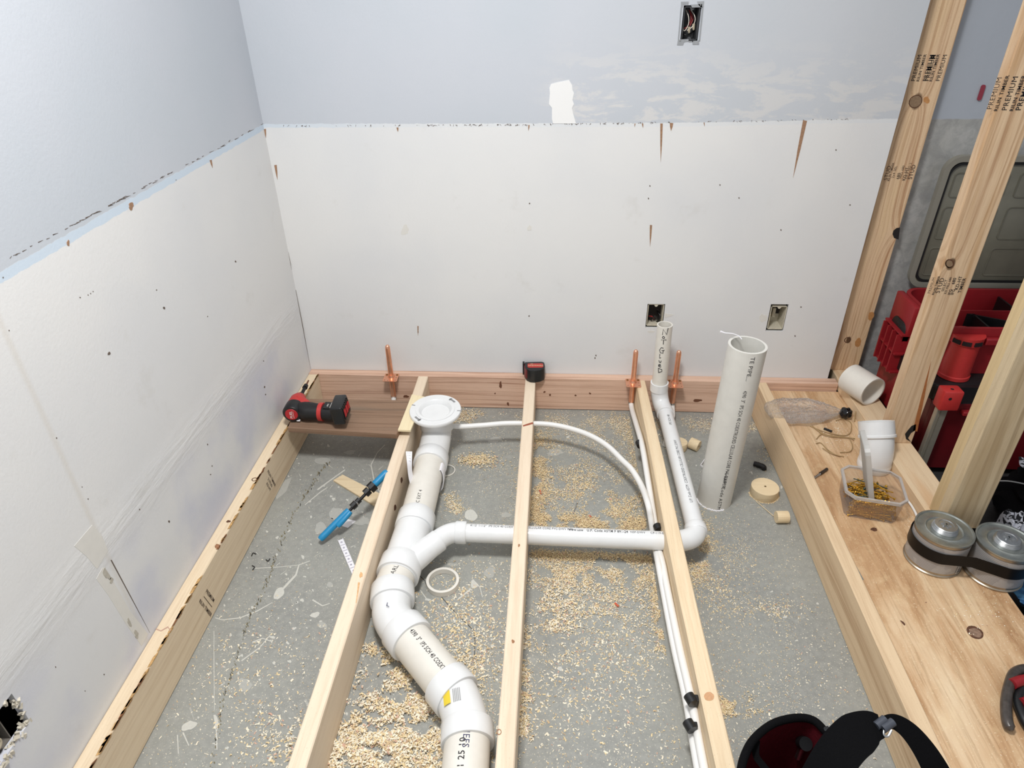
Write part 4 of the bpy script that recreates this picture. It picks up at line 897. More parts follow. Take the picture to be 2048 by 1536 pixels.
obj('bit', tube([T(0, .182, 0), T(0, .215, 0)], [.0035, .0025], 10), plain('worn_bit', '7B4A3A', 0.4, 0.5), dv, None, True)
bd = obj('rear_badge', lathe([(0, .0012), (.020, .0012), (.0212, 0), (.0212, -.004)], align(T(0, -.0005, 0), -ey), 32), plain('badge_red', 'B5202A', 0.4), dv, 'round red badge reading FUEL', True)
bm = bmesh.new(); vx = Vector((0, 0, 1)); c0 = T(0, -.0020, 0)
add_text(bm, 'FUEL', 0.0125, lambda u, v: c0 + ex * (-v - .0005) + vx * u - ey * .0004, bold=.03)
for k in range(7):
    p = c0 + ex * .0075 + vx * (-.012 + k * .004) - ey * .0003; add_box(bm, (-.0008, -.0001, -.0012), (.0008, .0001, .0012), 0, basis(p, ex, ey, ez))
obj('badge_lettering', bm, plain('white_ink', 'EDE9E4', 0.5), bd, 'white lettering FUEL')
# shaped handle by stations along X
bm = bmesh.new(); st_ = [(.022, .036, .026, .026), (.036, .032, .034, .027), (.05, .024, .036, .027), (.08, .021, .031, .026), (.105, .020, .030, .026), (.125, .021, .032, .027), (.15, .023, .036, .028)]
R_ = []
for x, yc, hy, hz in st_:
    yc2 = .030 - (x) * .06; R_.append([bm.verts.new(T(x, yc2 + hy * math.cos(a) * (1 if abs(math.cos(a)) < .8 else .96), hz * math.sin(a))) for a in [2 * PI * k / 24 for k in range(24)]])
for i in range(len(R_) - 1):
    for k in range(24): bm.faces.new((R_[i][k], R_[i][(k + 1) % 24], R_[i + 1][(k + 1) % 24], R_[i + 1][k]))
bm.faces.new(R_[0]); bm.faces.new(R_[-1]); bmesh.ops.recalc_face_normals(bm, faces=bm.faces)
obj('handle', bm, BLACK, dv, 'black rubber grip', True)
bm = bmesh.new(); add_lathe(bm, [(.026, -.0075), (.0312, -.007), (.0312, .007), (.026, .0075)], align(T(.098, .0245, 0), ex) , 32); obj('grip_band', bm, REDT, dv, 'red band round the grip', True)
bm = bmesh.new(); cc = [(.030, .078), (.034, .052), (.060, .040), (.066, .046), (.050, .066), (.036, .086)]
obj('red_saddle', tube([T(.004, .07, .010), T(.026, .058, .008), T(.048, .05, .003)], [.021, .019, .014], 24), REDT, dv, 'red shoulder of the housing', True)
obj('label_panel', box((.110, .006, .0245), (.140, .044, .0285), .001, M), plain('label_black', '101114', 0.25), dv)
bm = bmesh.new(); c1 = T(.124, .024, .0290); add_text(bm, 'M12', .008, lambda u, v: c1 + ex * (-v) + ey * u * 1.0, bold=.02); add_box(bm, (.133, .010, .0287), (.1345, .040, .0290), 0, M); obj('label_print', bm, plain('white_ink', 'EDE9E4'), dv, 'white markings')
bt = obj('battery_pack', box((.148, -.030, -.032), (.190, .056, .034), .006, M @ Matrix.Rotation(-.12, 4, 'Y'), 3), plain('battery_black', '1B1C1E', 0.3, 0, .05, 60), dv, 'black battery pack', True)
bm = bmesh.new()
for k in range(6): add_box(bm, (.1905, -.022 + k * .012, -.016), (.193, -.015 + k * .012, .028), 0, M @ Matrix.Rotation(-.12, 4, 'Y'))
obj('battery_rib', bm, BLACKP, bt)
bm = bmesh.new()
for k in range(3): add_box(bm, (.192, -.020 + k * .022, -.008), (.1945, -.004 + k * .022, .016), 0, M @ Matrix.Rotation(-.12, 4, 'Y'))
obj('battery_label', bm, plain('badge_red', 'B5202A'), bt, 'red battery lettering')
obj('trigger', box((.036, .050, -.008), (.052, .066, .008), .003, M), REDT, dv, None, True)
obj('mode_button', box((.012, .014, -.034), (.024, .022, -.030), .001, M @ Matrix.Translation((0, -.013, .006))), WHITEP, dv)

# ------------------------------------------------------------------ tape measure
tp = Vector((0.862, -0.036, 0.1405)); tm = thing('tape_measure', tp, 'black tape measure with red label on the ledger at the middle joist', 'tape measure')
Mt = Matrix.Translation(tp) @ Matrix.Rotation(math.radians(3), 4, 'Z')
prof = [(-.036, .030), (.028, .032), (.037, .026), (.039, .0), (.036, -.018), (.022, -.031), (.0, -.037), (-.018, -.034), (-.030, -.022), (-.036, -.004)]
tb = obj('case', prism(prof, 0.0, .052, Mt, .004), BLACKP, tm, 'black case', True)
obj('side_band', prism([(-.0375, .026), (-.028, .028), (-.022, -.028), (-.031, -.022), (-.0385, -.004)], .010, .048, Mt, .002), plain('dark_red_plastic', '6E1F24', 0.4), tm, 'dark red side')
obj('top_label', prism(rrect(-.026, -.014, .032, .016, .007), .052, .0529, Mt), plain('label_red', 'B43A34', 0.4), tm, 'red label with pale lettering')
bm = bmesh.new(); add_text(bm, 'Milwaukee', .012, lambda u, v: Mt @ Vector((-u + .004, -v * 1.0, .0533)), bold=.03); add_text(bm, '25', .009, lambda u, v: Mt @ Vector((-u - .010, -v + .012, .0533)), bold=.03); obj('label_lettering', bm, plain('pale_gold_ink', 'E6C9A0', 0.5), tm, 'pale lettering')
obj('hook', box((-.044, .018, .004), (-.037, .034, .052), .001, Mt), BLACKP, tm)

# ------------------------------------------------------------------ clamp, strips and scraps between left joists
ca, cb = at(640, 1079, z=.022), at(775, 943, z=.135)
cl = thing('bar_clamp', at(700, 1020, z=0), 'black bar clamp with blue handles leaning on the second joist', 'clamp')
dcl = (cb - ca).normalized(); Lc = (cb - ca).length
def cp(t_, off=0.0, up_=0.0):
    sd = dcl.cross(Vector((0, 0, 1))).normalized(); u2 = sd.cross(dcl); return ca + dcl * (Lc * t_) + sd * off + u2 * up_
obj('handle', tube(spline([cp(0), cp(.1), cp(.25), cp(.42)], 4), [.0085] + [.0105] * 11 + [.0095], 14, True), BLUE, cl, 'blue rubber handle', True)
obj('handle', tube(spline([cp(.22, .011, -.002), cp(.3, .012, 0), cp(.42, .009, 0)], 4), [.007] + [.0085] * 7 + [.007], 14), BLUE, cl, 'blue trigger handle', True)
obj('handle', tube(spline([cp(.78, 0, .0), cp(.9), cp(1.0)], 4), [.009] + [.0115] * 7 + [.009], 14), BLUE, cl, 'blue upper grip', True)
obj('bar', tube([cp(.38, .003), cp(.82, 0)], .0048, 10), plain('dark_steel', '2C2C2E'), cl, 'dark steel bar', True)
bm = bmesh.new()
for a, b, r_ in ((.46, .52, .011), (.53, .58, .009), (.66, .72, .013), (.73, .80, .016)): add_tube(bm, [cp(a), cp(b)], r_, 8)
obj('jaw', bm, BLACKP, cl, 'black clamp jaws'); obj('pivot_pin', tube([cp(.53, -.012, .004), cp(.53, .012, .004)], .003, 10), STEEL, cl, None, True)
def quad_board(name, px, z0, z1, mat, label, cat, group=None):
    P = [at(a, b, z=z0) for a, b in px]; c = sum(P, Vector()) / len(P); bm = bmesh.new(); add_prism(bm, [(p.x, p.y) for p in P], z0, z1); bmesh.ops.recalc_face_normals(bm, faces=bm.faces)
    return tag(obj(name, bm, mat, loc=Vector((c.x, c.y, z0))), label, cat, group)
quad_board('wood_strip', [(667, 963), (686, 952), (780, 1000), (760, 1020)], 0.001, 0.007, wood('strip_wood', 'E0CDAB', 'B0946C', 'X', (.6, 0.2), period=.009, warp=.002, depth=.7), 'thin grooved wood strip on the floor under the bar clamp', 'wood strip')
quad_board('product_tag', [(683, 1052), (694, 1038), (712, 1042), (696, 1056)], .0006, .0012, WHITEP, 'small white printed tag on the floor under the blue handle', 'tag')
def cells(a, b, wd, n, z, label, name='plastic_strap', zb_=None):
    A = at(*a, z=z); B = at(*b, z=zb_ if zb_ is not None else z); d = (B - A); L = d.length; d.normalize(); s_ = d.cross(Vector((0, 0, 1))).normalized(); u_ = s_.cross(d)
    r = thing(name, A, label, 'pipe strap', 'white plastic pipe hanger straps'); Mx = basis(A, d, s_, u_)
    obj('strip', box((0, -wd / 2, 0), (L, wd / 2, .0015), 0, Mx), WHITEP, r)
    bm = bmesh.new(); add_box(bm, (0, -wd / 2, .0015), (L, -wd / 2 + .0012, .005), 0, Mx); add_box(bm, (0, wd / 2 - .0012, .0015), (L, wd / 2, .005), 0, Mx)
    obj('edge_rib', bm, WHITEP, r)
    bm = bmesh.new()
    for k in range(n):
        x = (k + .5) * L / n; add_lathe(bm, [(.0012, .0022), (.003, .0022)], Mx @ Matrix.Translation((x, 0, 0)), 10); add_box(bm, (x + L / n / 2 - .0004, -wd / 2, .0016), (x + L / n / 2 + .0004, wd / 2, .0026), 0, Mx)
    obj('hole_row', bm, plain('grey_hole', '9A97A8', 0.6), r); return r
cells((681, 1080), (715, 1160), .016, 7, .001, 'white perforated strap lying on the floor against the second joist')
hg = thing('plastic_strap', Vector((.50, -.5, 0)), 'white strap looped under the drain pipe and up the joist side', 'pipe strap', 'white plastic pipe hanger straps')
hk = [at(818, 903, z=.165), at(819, 925, z=.145), at(821, 950, z=.11), at(828, 972, z=.07), at(845, 985, z=.02), at(868, 985, z=.01), at(886, 970, z=.03), at(888, 945, z=.07), at(883, 933, z=.09), at(877, 938, z=.085)]
bm = bmesh.new(); hs = spline(hk, 6); pv = []
for i_, p in enumerate(hs):
    f_ = min(1, i_ / 16); wv_ = Vector((.010 * (1 - f_), .019 * f_, 0)); nv_ = Vector((.0009 * f_, -.0009 * (1 - f_), .0006))
    pv.append([bm.verts.new(q_) for q_ in (p - wv_ - nv_, p - wv_ + nv_, p + wv_ + nv_, p + wv_ - nv_)])
for i in range(len(pv) - 1):
    for k in range(4): bm.faces.new((pv[i][k], pv[i][(k + 1) % 4], pv[i + 1][(k + 1) % 4], pv[i + 1][k]))
bm.faces.new(pv[0]); bm.faces.new(pv[-1]); bmesh.ops.recalc_face_normals(bm, faces=bm.faces); obj('strip', bm, WHITEP, hg, None, True)
bm = bmesh.new()
for py in (906, 911, 917, 922): add_text(bm, '0123', .006, lambda u, v: at(818.5, py, z=.165 - (py - 903) * .0009) + Vector((u * .8, -.0022, v * 1.4)))
obj('strap_print', bm, INK, hg)
def rngs(name, px, py, R, h, wd, mat, label, cat, a0=0, a1=2 * PI, z=0.001, group=None):
    c = at(px, py, z=z); bm = bmesh.new(); n = 48; V = []
    full = abs(a1 - a0 - 2 * PI) < 1e-3
    for k in range(n + (0 if full else 1)):
        a = a0 + (a1 - a0) * k / n; V.append([bm.verts.new(c + Vector((math.cos(a) * r_, math.sin(a) * r_, zz))) for r_, zz in ((R, 0), (R, h), (R - wd, h), (R - wd, 0))])
    m = len(V)
    for k in range(m if full else m - 1):
        for q in range(4): bm.faces.new((V[k][q], V[k][(q + 1) % 4], V[(k + 1) % m][(q + 1) % 4], V[(k + 1) % m][q]))
    if not full: bm.faces.new(V[0]); bm.faces.new(V[-1])
    bmesh.ops.recalc_face_normals(bm, faces=bm.faces); return tag(obj(name, bm, mat, loc=c, smooth=True), label, cat, group)
rngs('pipe_ring', 886, 1168, .0455, .017, .0075, PVC_PIPE, 'cut cream pipe ring lying on the floor right of the drain', 'pipe ring')
rngs('pipe_sliver', 893, 942, .030, .004, .003, PVC_PIPE, 'thin curved pipe sliver on the floor beside the drain', 'pipe ring', -1.9, 1.7)
# wood plugs
PLG = wood('hole_saw_plug', 'E4D0AC', 'BC9F78', 'X', (1, 1), period=.007, warp=.004, depth=.4)
def plug(px, py, r, h, axis, label, z=None):
    z = r if axis != 'Z' else 0.001; c = at(px, py, z=z); d = {'Z': (0, 0, 1)}.get(axis, axis)
    rt = thing('wood_plug', Vector((c.x, c.y, 0)), label, 'wood plug', 'round hole-saw plugs on the floor')
    M_ = align(c, d); M_ = basis(c, M_.col[0][:3], M_.col[1][:3], Vector(d).normalized())
    obj('body', lathe([(0, 0), (r * .97, 0), (r, .002), (r, h - .001), (r * .98, h), (.0035, h), (.0032, h - .004), (0, h - .004)], M_, 32), PLG, rt, None, True)
    obj('pilot_hole', lathe([(0, h + .0003), (.0034, h + .0003)], M_, 12), plain('pilot_hole_brown', '6B5534', 0.9), rt); return rt
plug(1358, 897, .0262, .030, 'Z', 'upright wood plug beside the riser pipe'); plug(1380, 885, .020, .034, (.8, -.55, -.05), 'wood plug tipped on its side left of the tall pipe')
pd = plug(1527, 988, .043, .032, 'Z', 'large wide wood plug on the floor by the platform joist'); plug(1552, 1034, .0185, .036, (1, .05, .0), 'small wood plug on its side against the platform joist')
random.seed(21); c = at(1527, 988, z=0); bm = bmesh.new()
for k in range(50):
    a = PI * .95 + k / 50 * PI * 1.1; L = random.uniform(.002, .007); p = c + Vector((math.cos(a), math.sin(a), 0)) * (.043 + L / 2 - .001); add_box(bm, (-L / 2, -.0012, .0), (L / 2, .0012, .0015), 0, Matrix.Translation(p) @ Matrix.Rotation(a, 4, 'Z'))
obj('splinters', bm, PLG, pd)
tag(obj('splinter', tube([at(1512, 1002, z=.002), at(1547, 1032, z=.004)], .0012, 6), PLG, loc=at(1512, 1002, z=.0)), 'long thin splinter between two wood plugs on the floor', 'splinter')
bm = tube(spline([at(1507, 927, z=.01), at(1518, 930, z=.010), at(1527, 934, z=.010), at(1528, 938, z=.009)], 5), [.0075, .009, .0092, .0085, .0095, .009, .0088, .009, .0092, .009, .0088, .0088, .0085, .0085, .008, .0085], 12); tag(obj('rubber_scrap', bm, BLACK, loc=at(1517, 930, z=0), smooth=True), 'bent black rubber piece on the floor beside the platform joist', 'rubber piece')
tag(obj('paper_scrap', tube([at(1411, 917, z=.012), at(1401, 931, z=.002), at(1412, 938, z=.010)], .0016, 6, flat=(1, 3)), WHITEP, loc=at(1405, 930, z=0)), 'folded white scrap poking out left of the tall pipe base', 'scrap')
def nail(a, b, za, zb_, label, mat, r=.0012, name='nail', cat='nail', group='loose nails and screws'):
    A, B = at(*a, z=za), at(*b, z=zb_); rt = thing(name, A, label, cat, group); obj('shank', tube([A, B], r, 8), mat, rt, None, True)
    d = (A - B).normalized(); obj('head', tube([A, A + d * .0012], r * 2.6, 10), mat, rt, None, True); return rt
nail((1154, 1008), (1147, 1026), .003, .002, 'small steel nail on the floor in the sawdust above the branch pipe', STEEL)
OR = plain('orange_plug', 'C65A3E', 0.5)
for (a, b), lab in zip((((1230, 1206), (1237, 1213)), ((1079, 979), (1082, 988)), ((1178, 1031), (1182, 1034))), ('small orange plastic bit on the floor below the branch pipe', 'small dark red plastic bit on the floor right of the middle joist', 'tiny orange bit on the floor just above the branch pipe')):
    tag(obj('plastic_bit', tube([at(*a, z=.003), at(*b, z=.003)], .0028, 8), OR, loc=at(*a, z=0), smooth=True), lab, 'plastic bit')
for pts_, lab in (([(504, 1131), (509, 1134), (505, 1140)], 'short black curl nearest the left joist on the floor'), ([(532, 1119), (536, 1122), (540, 1117)], 'short black curl on the floor left of the floor crack'), ([(503, 1112), (506, 1106), (512, 1108)], 'uppermost tiny black curl beside the left joist')):
    tag(obj('black_curl', tube(spline([at(a, b, z=.003) for a, b in pts_], 4), .0013, 6), BLACK, loc=at(*pts_[0], z=0)), lab, 'scrap', 'black curls on the floor')

# ------------------------------------------------------------------ things on the plywood and plate
# pipe offcut on the plate
c0, c1 = at(1700, 755, z=.147 + .0525), at(1746, 784, z=.147 + .0525)
pc = thing('pipe_offcut', Vector(((c0.x + c1.x) / 2, (c0.y + c1.y) / 2, .147)), 'short cream pipe offcut lying on the plate between two studs', 'pipe')
obj('pipe', hollow(c0, c1, .0515, .0465, 48), PVC_PIPE, pc, None, True)
# 45 fitting standing on the plywood
eb = Vector((1.934, -.480, ZP)); ef = thing('elbow_fitting', eb, 'white pipe elbow fitting standing behind the screw tub', 'pipe fitting')
RE = .0505
obj('base_collar', tube([eb, eb + Vector((0, 0, .004)), eb + Vector((0, 0, .022)), eb + Vector((0, 0, .028))], [RE - .004, RE - .002, RE - .002, RE - .004], 44), PVC, ef, None, True)
up_pts = arcpts(eb + Vector((0, 0, .02)), eb + Vector((0.0, .003, .065)), eb + Vector((-.004, .030, .105)), 10)
obj('bend', tube(up_pts, RE - .0035, 44), PVC, ef, None, True)
dtop = (up_pts[-1] - up_pts[-2]).normalized(); tq = up_pts[-1]
obj('rim_ring', tube([tq - dtop * .012, tq - dtop * .009, tq - dtop * .003, tq], [RE - .002, RE + .003, RE + .003, RE], 44), PVC, ef, None, True)
obj('top_collar', hollow(tq - dtop * .004, tq + dtop * .040, RE + .0005, RE - .006, 44), PVC, ef, None, True)
# screw tub
def glassy(name, col, alpha, rough=0.25, white=.5):
    if name in MAT: return MAT[name]
    t = NT(name); t.t.nodes.remove(t.b); tr = t.n('ShaderNodeBsdfTransparent'); tr.inputs[0].default_value = srgb(col)
    gl = t.n('ShaderNodeBsdfGlossy'); gl.inputs['Roughness'].default_value = rough; df = t.n('ShaderNodeBsdfDiffuse'); df.inputs[0].default_value = srgb(col)
    m1 = t.n('ShaderNodeMixShader'); m1.inputs[0].default_value = white; t.link(gl.outputs[0], m1.inputs[1]); t.link(df.outputs[0], m1.inputs[2])
    m2 = t.n('ShaderNodeMixShader'); m2.inputs[0].default_value = alpha; t.link(tr.outputs[0], m2.inputs[1]); t.link(m1.outputs[0], m2.inputs[2]); t.link(m2.outputs[0], t.out.inputs[0])
    MAT[name] = t.m; return t.m
TUB = glassy('frosted_tub_plastic', 'EAE7E4', .15, .25, .7); TUBR = glassy('frosted_rim_plastic', 'E0DFDE', .50, .3, .8); LID = glassy('frosted_lid_plastic', 'E2E1DE', .55, .3, .85)
tf0, tf1 = at(1688, 1032, z=ZP), at(1792, 1049, z=ZP); tex = (tf1 - tf0).normalized(); tey = Vector((-tex.y, tex.x, 0)); TW = (tf1 - tf0).length; TD = .125; TH = .078
Mtub = basis(tf0 + tex * TW / 2 + tey * TD / 2, tex, tey, (0, 0, 1))
tub = thing('screw_tub', Mtub.translation, 'frosted clear plastic tub of gold screws on the plywood', 'container')
def octo(w_, d_, c): return [(-w_ / 2 + c, -d_ / 2), (w_ / 2 - c, -d_ / 2), (w_ / 2, -d_ / 2 + c), (w_ / 2, d_ / 2 - c), (w_ / 2 - c, d_ / 2), (-w_ / 2 + c, d_ / 2), (-w_ / 2, d_ / 2 - c), (-w_ / 2, -d_ / 2 + c)]
def shell_between(polys, zs, M_, bottom=True):
    bm = bmesh.new(); R = [[bm.verts.new(M_ @ Vector((a, b, z))) for a, b in P] for P, z in zip(polys, zs)]
    for i in range(len(R) - 1):
        for k in range(8): bm.faces.new((R[i][k], R[i][(k + 1) % 8], R[i + 1][(k + 1) % 8], R[i + 1][k]))
    if bottom: bm.faces.new(R[0][::-1])
    return bm
bm = shell_between([octo(TW, TD, .012), octo(TW + .016, TD + .014, .02)], [.001, TH], Mtub); obj('tub_body', bm, TUB, tub)
bm = shell_between([octo(TW + .016, TD + .014, .02), octo(TW + .026, TD + .024, .024), octo(TW + .026, TD + .024, .024), octo(TW + .012, TD + .010, .019)], [TH - .004, TH - .004, TH + .004, TH + .004], Mtub, False); obj('tub_rim', bm, TUBR, tub)
# lid standing inside the tub
lb = at(1730, 1000, z=ZP + .02); Ml = Matrix.Translation((1.830, -.650, ZP + .075)) @ Matrix.Rotation(math.radians(-12), 4, 'Z') @ Matrix.Rotation(math.radians(-17), 4, 'Y') @ Matrix.Translation((0, 0, .012))
ld = thing('tub_lid', Ml.translation, 'frosted plastic lid standing on edge inside the screw tub', 'lid')
bm = bmesh.new(); add_prism(bm, rrect(-.050, -.045, .050, .140, .016, 3), -.001, .001, Ml @ basis((0, 0, 0), (0, 1, 0), (0, 0, 1), (1, 0, 0))); obj('panel', bm, LID, ld)
bm = bmesh.new(); o1 = rrect(-.054, -.049, .054, .144, .02, 3); o2 = rrect(-.048, -.043, .048, .138, .016, 3); Mq = Ml @ basis((0, 0, 0), (0, 1, 0), (0, 0, 1), (1, 0, 0))
A_ = [[bm.verts.new(Mq @ Vector((p[0], p[1], h))) for p in P] for P, h in ((o1, 0), (o1, .013), (o2, .013), (o2, 0))]
for i in range(4):
    for k in range(len(o1)): bm.faces.new((A_[i][k], A_[i][(k + 1) % len(o1)], A_[(i + 1) % 4][(k + 1) % len(o1)], A_[(i + 1) % 4][k]))
bmesh.ops.recalc_face_normals(bm, faces=bm.faces); obj('lid_rim', bm, LID, ld)
# screws in the tub: one screw, then copies
GOLD = plain('yellow_zinc', 'CFA23E', 0.35, 0.75, 0.05, 80, 0.15); GRN = plain('grey_green_screw', '4F5A52', 0.45, 0.6)
def screw_mesh(mat, nm):
    bm = bmesh.new(); pts_, rr = [], []
    for k in range(15): pts_.append(Vector((0, 0, .002 + k * .0036))); rr.append(.0019 if k % 2 else .0013)
    add_tube(bm, pts_, rr, 7); add_lathe(bm, [(0, -.001), (.0042, -.001), (.0044, 0), (.0018, .003)], None, 10)
    bmesh.ops.recalc_face_normals(bm, faces=bm.faces); me = bpy.data.meshes.new(nm); bm.to_mesh(me); bm.free(); me.materials.append(mat); return me
sm_, sg_ = screw_mesh(GOLD, 'screw'), screw_mesh(GRN, 'screw_dark'); random.seed(42)
for k in range(230):
    g = k % 9 == 4 and k > 60; x = random.uniform(-TW / 2 + .030, TW / 2 - .030); y = random.uniform(-TD / 2 + .014, TD / 2 - .014); z = ZP + .006 + .052 * (k / 230)
    if k % 3 == 0: y = -TD / 2 + .007 + .006 * (k / 230) 
    ro = bpy.data.objects.new('screw', sg_ if g else sm_); COL.objects.link(ro); a = random.uniform(-.7, .7) + (PI if random.random() < .5 else 0) + (random.uniform(-.8, .8) if random.random() < .3 and k % 3 else 0)
    if k % 3 == 0: a = a * .25 if abs(a) < 1.6 else PI + (a - PI) * .25
    a += math.atan2(tex.y, tex.x); d = Vector((math.cos(a), math.sin(a), random.uniform(-.28, .28))).normalized()
    c = Mtub @ Vector((x, y, 0)); c.z = z; ro.rotation_euler = d.to_track_quat('Z', 'Y').to_euler(); ro.location = c - d * .026
    tag(ro, 'dark grey-green screw among the gold screws in the plastic tub' if g else 'gold screw in the pile inside the plastic tub', 'screw', 'dark screws in the plastic tub' if g else 'gold screws in the plastic tub')
# white cable behind the tub
tag(obj('white_cable', tube(spline([at(1812, 998, z=ZP + .01), at(1822, 1010, z=ZP + .006), at(1832, 1028, z=ZP + .005), at(1838, 1048, z=ZP + .005)], 6), .0035, 10), PEX, loc=at(1812, 998, z=ZP), smooth=True), 'white cable curving between the screw tub and the cans', 'cable')
# cans
TIN = plain('dull_tin_lid', 'A5A9A4', 0.34, 0.85, 0.3, 35, 0.2); TINB = plain('tin_rim', 'A89E8E', 0.35, 0.85, 0.05, 60, 0.1)
def label_mat(name):
    if name in MAT: return MAT[name]
    t = NT(name); o = t.obj(); sep = t.n('ShaderNodeSeparateXYZ'); t.link(o, sep.inputs[0])
    l = t.math('SINE', t.math('MULTIPLY', sep.outputs['Z'], 1450)); mk = t.noise(o, 30, 1); f = t.math('MULTIPLY', t.smooth(l, .2, .6), t.smooth(mk, .45, .5))
    t.link(t.mix(t.math('MULTIPLY', f, .55), srgb('A8A5A2'), srgb('55545A')), t.b.inputs['Base Color']); t.b.inputs['Roughness'].default_value = .45; t.b.inputs['Metallic'].default_value = .2; MAT[name] = t.m; return t.m
LAB = label_mat('can_label'); RCAN, HC = .0675, .108
GCN = 'screw-top solvent cans strapped together'
def make_can(base, label):
    r = thing('solvent_can', base, label, 'can', GCN); B = Matrix.Translation(base); R = RCAN
    obj('can_body', lathe([(0, 0), (R, 0), (R + .001, .002), (R + .001, .005), (R - .0015, .007), (R - .0015, HC - .004), (R, HC - .003), (R, HC)], B, 56), TINB, r, None, True)
    obj('paper_label', lathe([(R - .0008, .014), (R - .0008, HC - .010)], B, 56), LAB, r, 'grey printed paper label', True)
    obj('lid', lathe([(R, HC - .002), (R + .0012, HC), (R + .0008, HC + .003), (R - .003, HC + .003), (R - .005, HC), (.047, HC - .001), (.043, HC + .001), (.040, HC - .002), (.030, HC - .002), (0, HC - .002)], B, 56), TIN, r, 'dull silver lid', True)
    cap = obj('screw_cap', lathe([(.0305, HC - .002), (.0305, HC + .003), (.029, HC + .004), (.030, HC + .006), (.0285, HC + .0075), (.0295, HC + .0095), (.028, HC + .011), (.0285, HC + .013), (.026, HC + .0155), (.018, HC + .016), (.017, HC + .0145), (0, HC + .0145)], B, 44), plain('silver_cap', 'B5B7B8', 0.3, 0.9, 0.1, 50, 0.08), r, 'ribbed silver screw cap', True)
    bm = bmesh.new()
    for k in range(3): add_box(bm, (-.0015, -.012, HC + .0145), (.0015, .012, HC + .0175), 0, B @ Matrix.Rotation(k * PI / 3, 4, 'Z'))
    obj('cap_grip', bm, plain('silver_cap', 'B5B7B8'), cap)
    return r
ct1, ct2 = at(1889, 1058, z=ZP + HC), at(1989, 1079, z=ZP + HC)
cn1 = make_can(Vector((ct1.x, ct1.y, ZP)), 'left of two solvent cans bound with black tape, with a barcode'); d12 = Vector((ct2.x - ct1.x, ct2.y - ct1.y, 0)); d12 = d12.normalized() * max(d12.length, 2 * RCAN + .003)
cb2 = Vector((ct1.x, ct1.y, ZP)) + d12; cn2 = make_can(cb2, 'right of two solvent cans bound with black tape, at the picture edge')
bm = bmesh.new(); BLb = Matrix.Translation((ct1.x, ct1.y, ZP))
def can_patch(bm, a0, a1, z0, z1, off, B=BLb, n=8):
    V = [[bm.verts.new(B @ Vector(((RCAN + off) * math.cos(a0 + (a1 - a0) * k / n), (RCAN + off) * math.sin(a0 + (a1 - a0) * k / n), z)) ) for z in (z0, z1)] for k in range(n + 1)]
    for k in range(n): bm.faces.new((V[k][0], V[k + 1][0], V[k + 1][1], V[k][1]))
can_patch(bm, -1.16, -.92, .012, .05, .0004); obj('barcode_field', bm, plain('pale_label', 'CFCCC6', 0.5), cn1)
bm = bmesh.new()
for k in range(12): can_patch(bm, -1.13, -.95, .015 + k * .0028, .015 + k * .0028 + random.choice((.0007, .0014, .0019)), .0008, n=3)
obj('barcode', bm, INK, cn1); 
# tape round both cans
bm = bmesh.new(); n = 40; ux = d12.normalized(); uy = Vector((-ux.y, ux.x, 0)); ca_, cb_ = Vector((ct1.x, ct1.y, 0)), Vector((cb2.x, cb2.y, 0)); path = []
for k in range(n + 1): a = PI / 2 + PI * k / n; path.append(ca_ + (ux * math.cos(a) + uy * math.sin(a)) * (RCAN + .002))
mid = (ca_ + cb_) / 2
path.append(mid - uy * (RCAN - .012))
for k in range(n + 1): a = -PI / 2 + PI * k / n; path.append(cb_ + (ux * math.cos(a) + uy * math.sin(a)) * (RCAN + .002))
path.append(mid + uy * (RCAN - .012))
V = []
for i, p in enumerate(path):
    c_ = mid; o_ = (p - (ca_ if (p - ca_).length < (p - cb_).length else cb_)).normalized(); V.append([bm.verts.new(p + o_ * e + Vector((0, 0, ZP + z))) for z, e in ((.050, 0), (.084, 0), (.084, .0012), (.050, .0012))])
for i in range(len(V)):
    for q in range(4): bm.faces.new((V[i][q], V[i][(q + 1) % 4], V[(i + 1) % len(V)][(q + 1) % 4], V[(i + 1) % len(V)][q]))
bmesh.ops.recalc_face_normals(bm, faces=bm.faces)
tag(obj('tape_band', bm, plain('black_tape', '08080A', 0.4, spec=.25), loc=Vector((mid.x, mid.y, ZP)), smooth=True), 'black tape wrapped round both solvent cans', 'tape')
# drill bit, bag, wire loops
db = thing('drill_bit', at(1625, 955, z=ZP), 'steel twist drill bit poking over the plywood edge', 'drill bit'); d0, d1 = at(1621, 960, z=ZP + .006), at(1654, 938, z=ZP + .005)
bm = bmesh.new(); dd = (d1 - d0); n = 60; a_, b_ = frame(dd.normalized()); prev = None
for k in range(n + 1):
    c = d0 + dd * (.62 * k / n); ph = k * .42; r_ = .0043; ring = [bm.verts.new(c + (a_ * math.cos(ph + q * PI / 2) + b_ * math.sin(ph + q * PI / 2)) * (r_ if q % 2 == 0 else r_ * .45)) for q in range(4)]
    if prev:
        for q in range(4): bm.faces.new((prev[q], prev[(q + 1) % 4], ring[(q + 1) % 4], ring[q]))
    prev = ring
obj('flutes', bm, STEEL, db, 'bright spiral flutes'); obj('shank', tube([d0 + dd * .58, d1], .0046, 16), plain('bit_shank', '4B423A', 0.35, 0.7), db, 'dark shank', True)
obj('wood_shaving', tube(spline([at(1606, 966, z=ZP + .004), at(1611, 970, z=ZP + .008), at(1616, 966, z=ZP + .01), at(1618, 972, z=ZP + .003)], 4), .0016, 6), PLG, db)
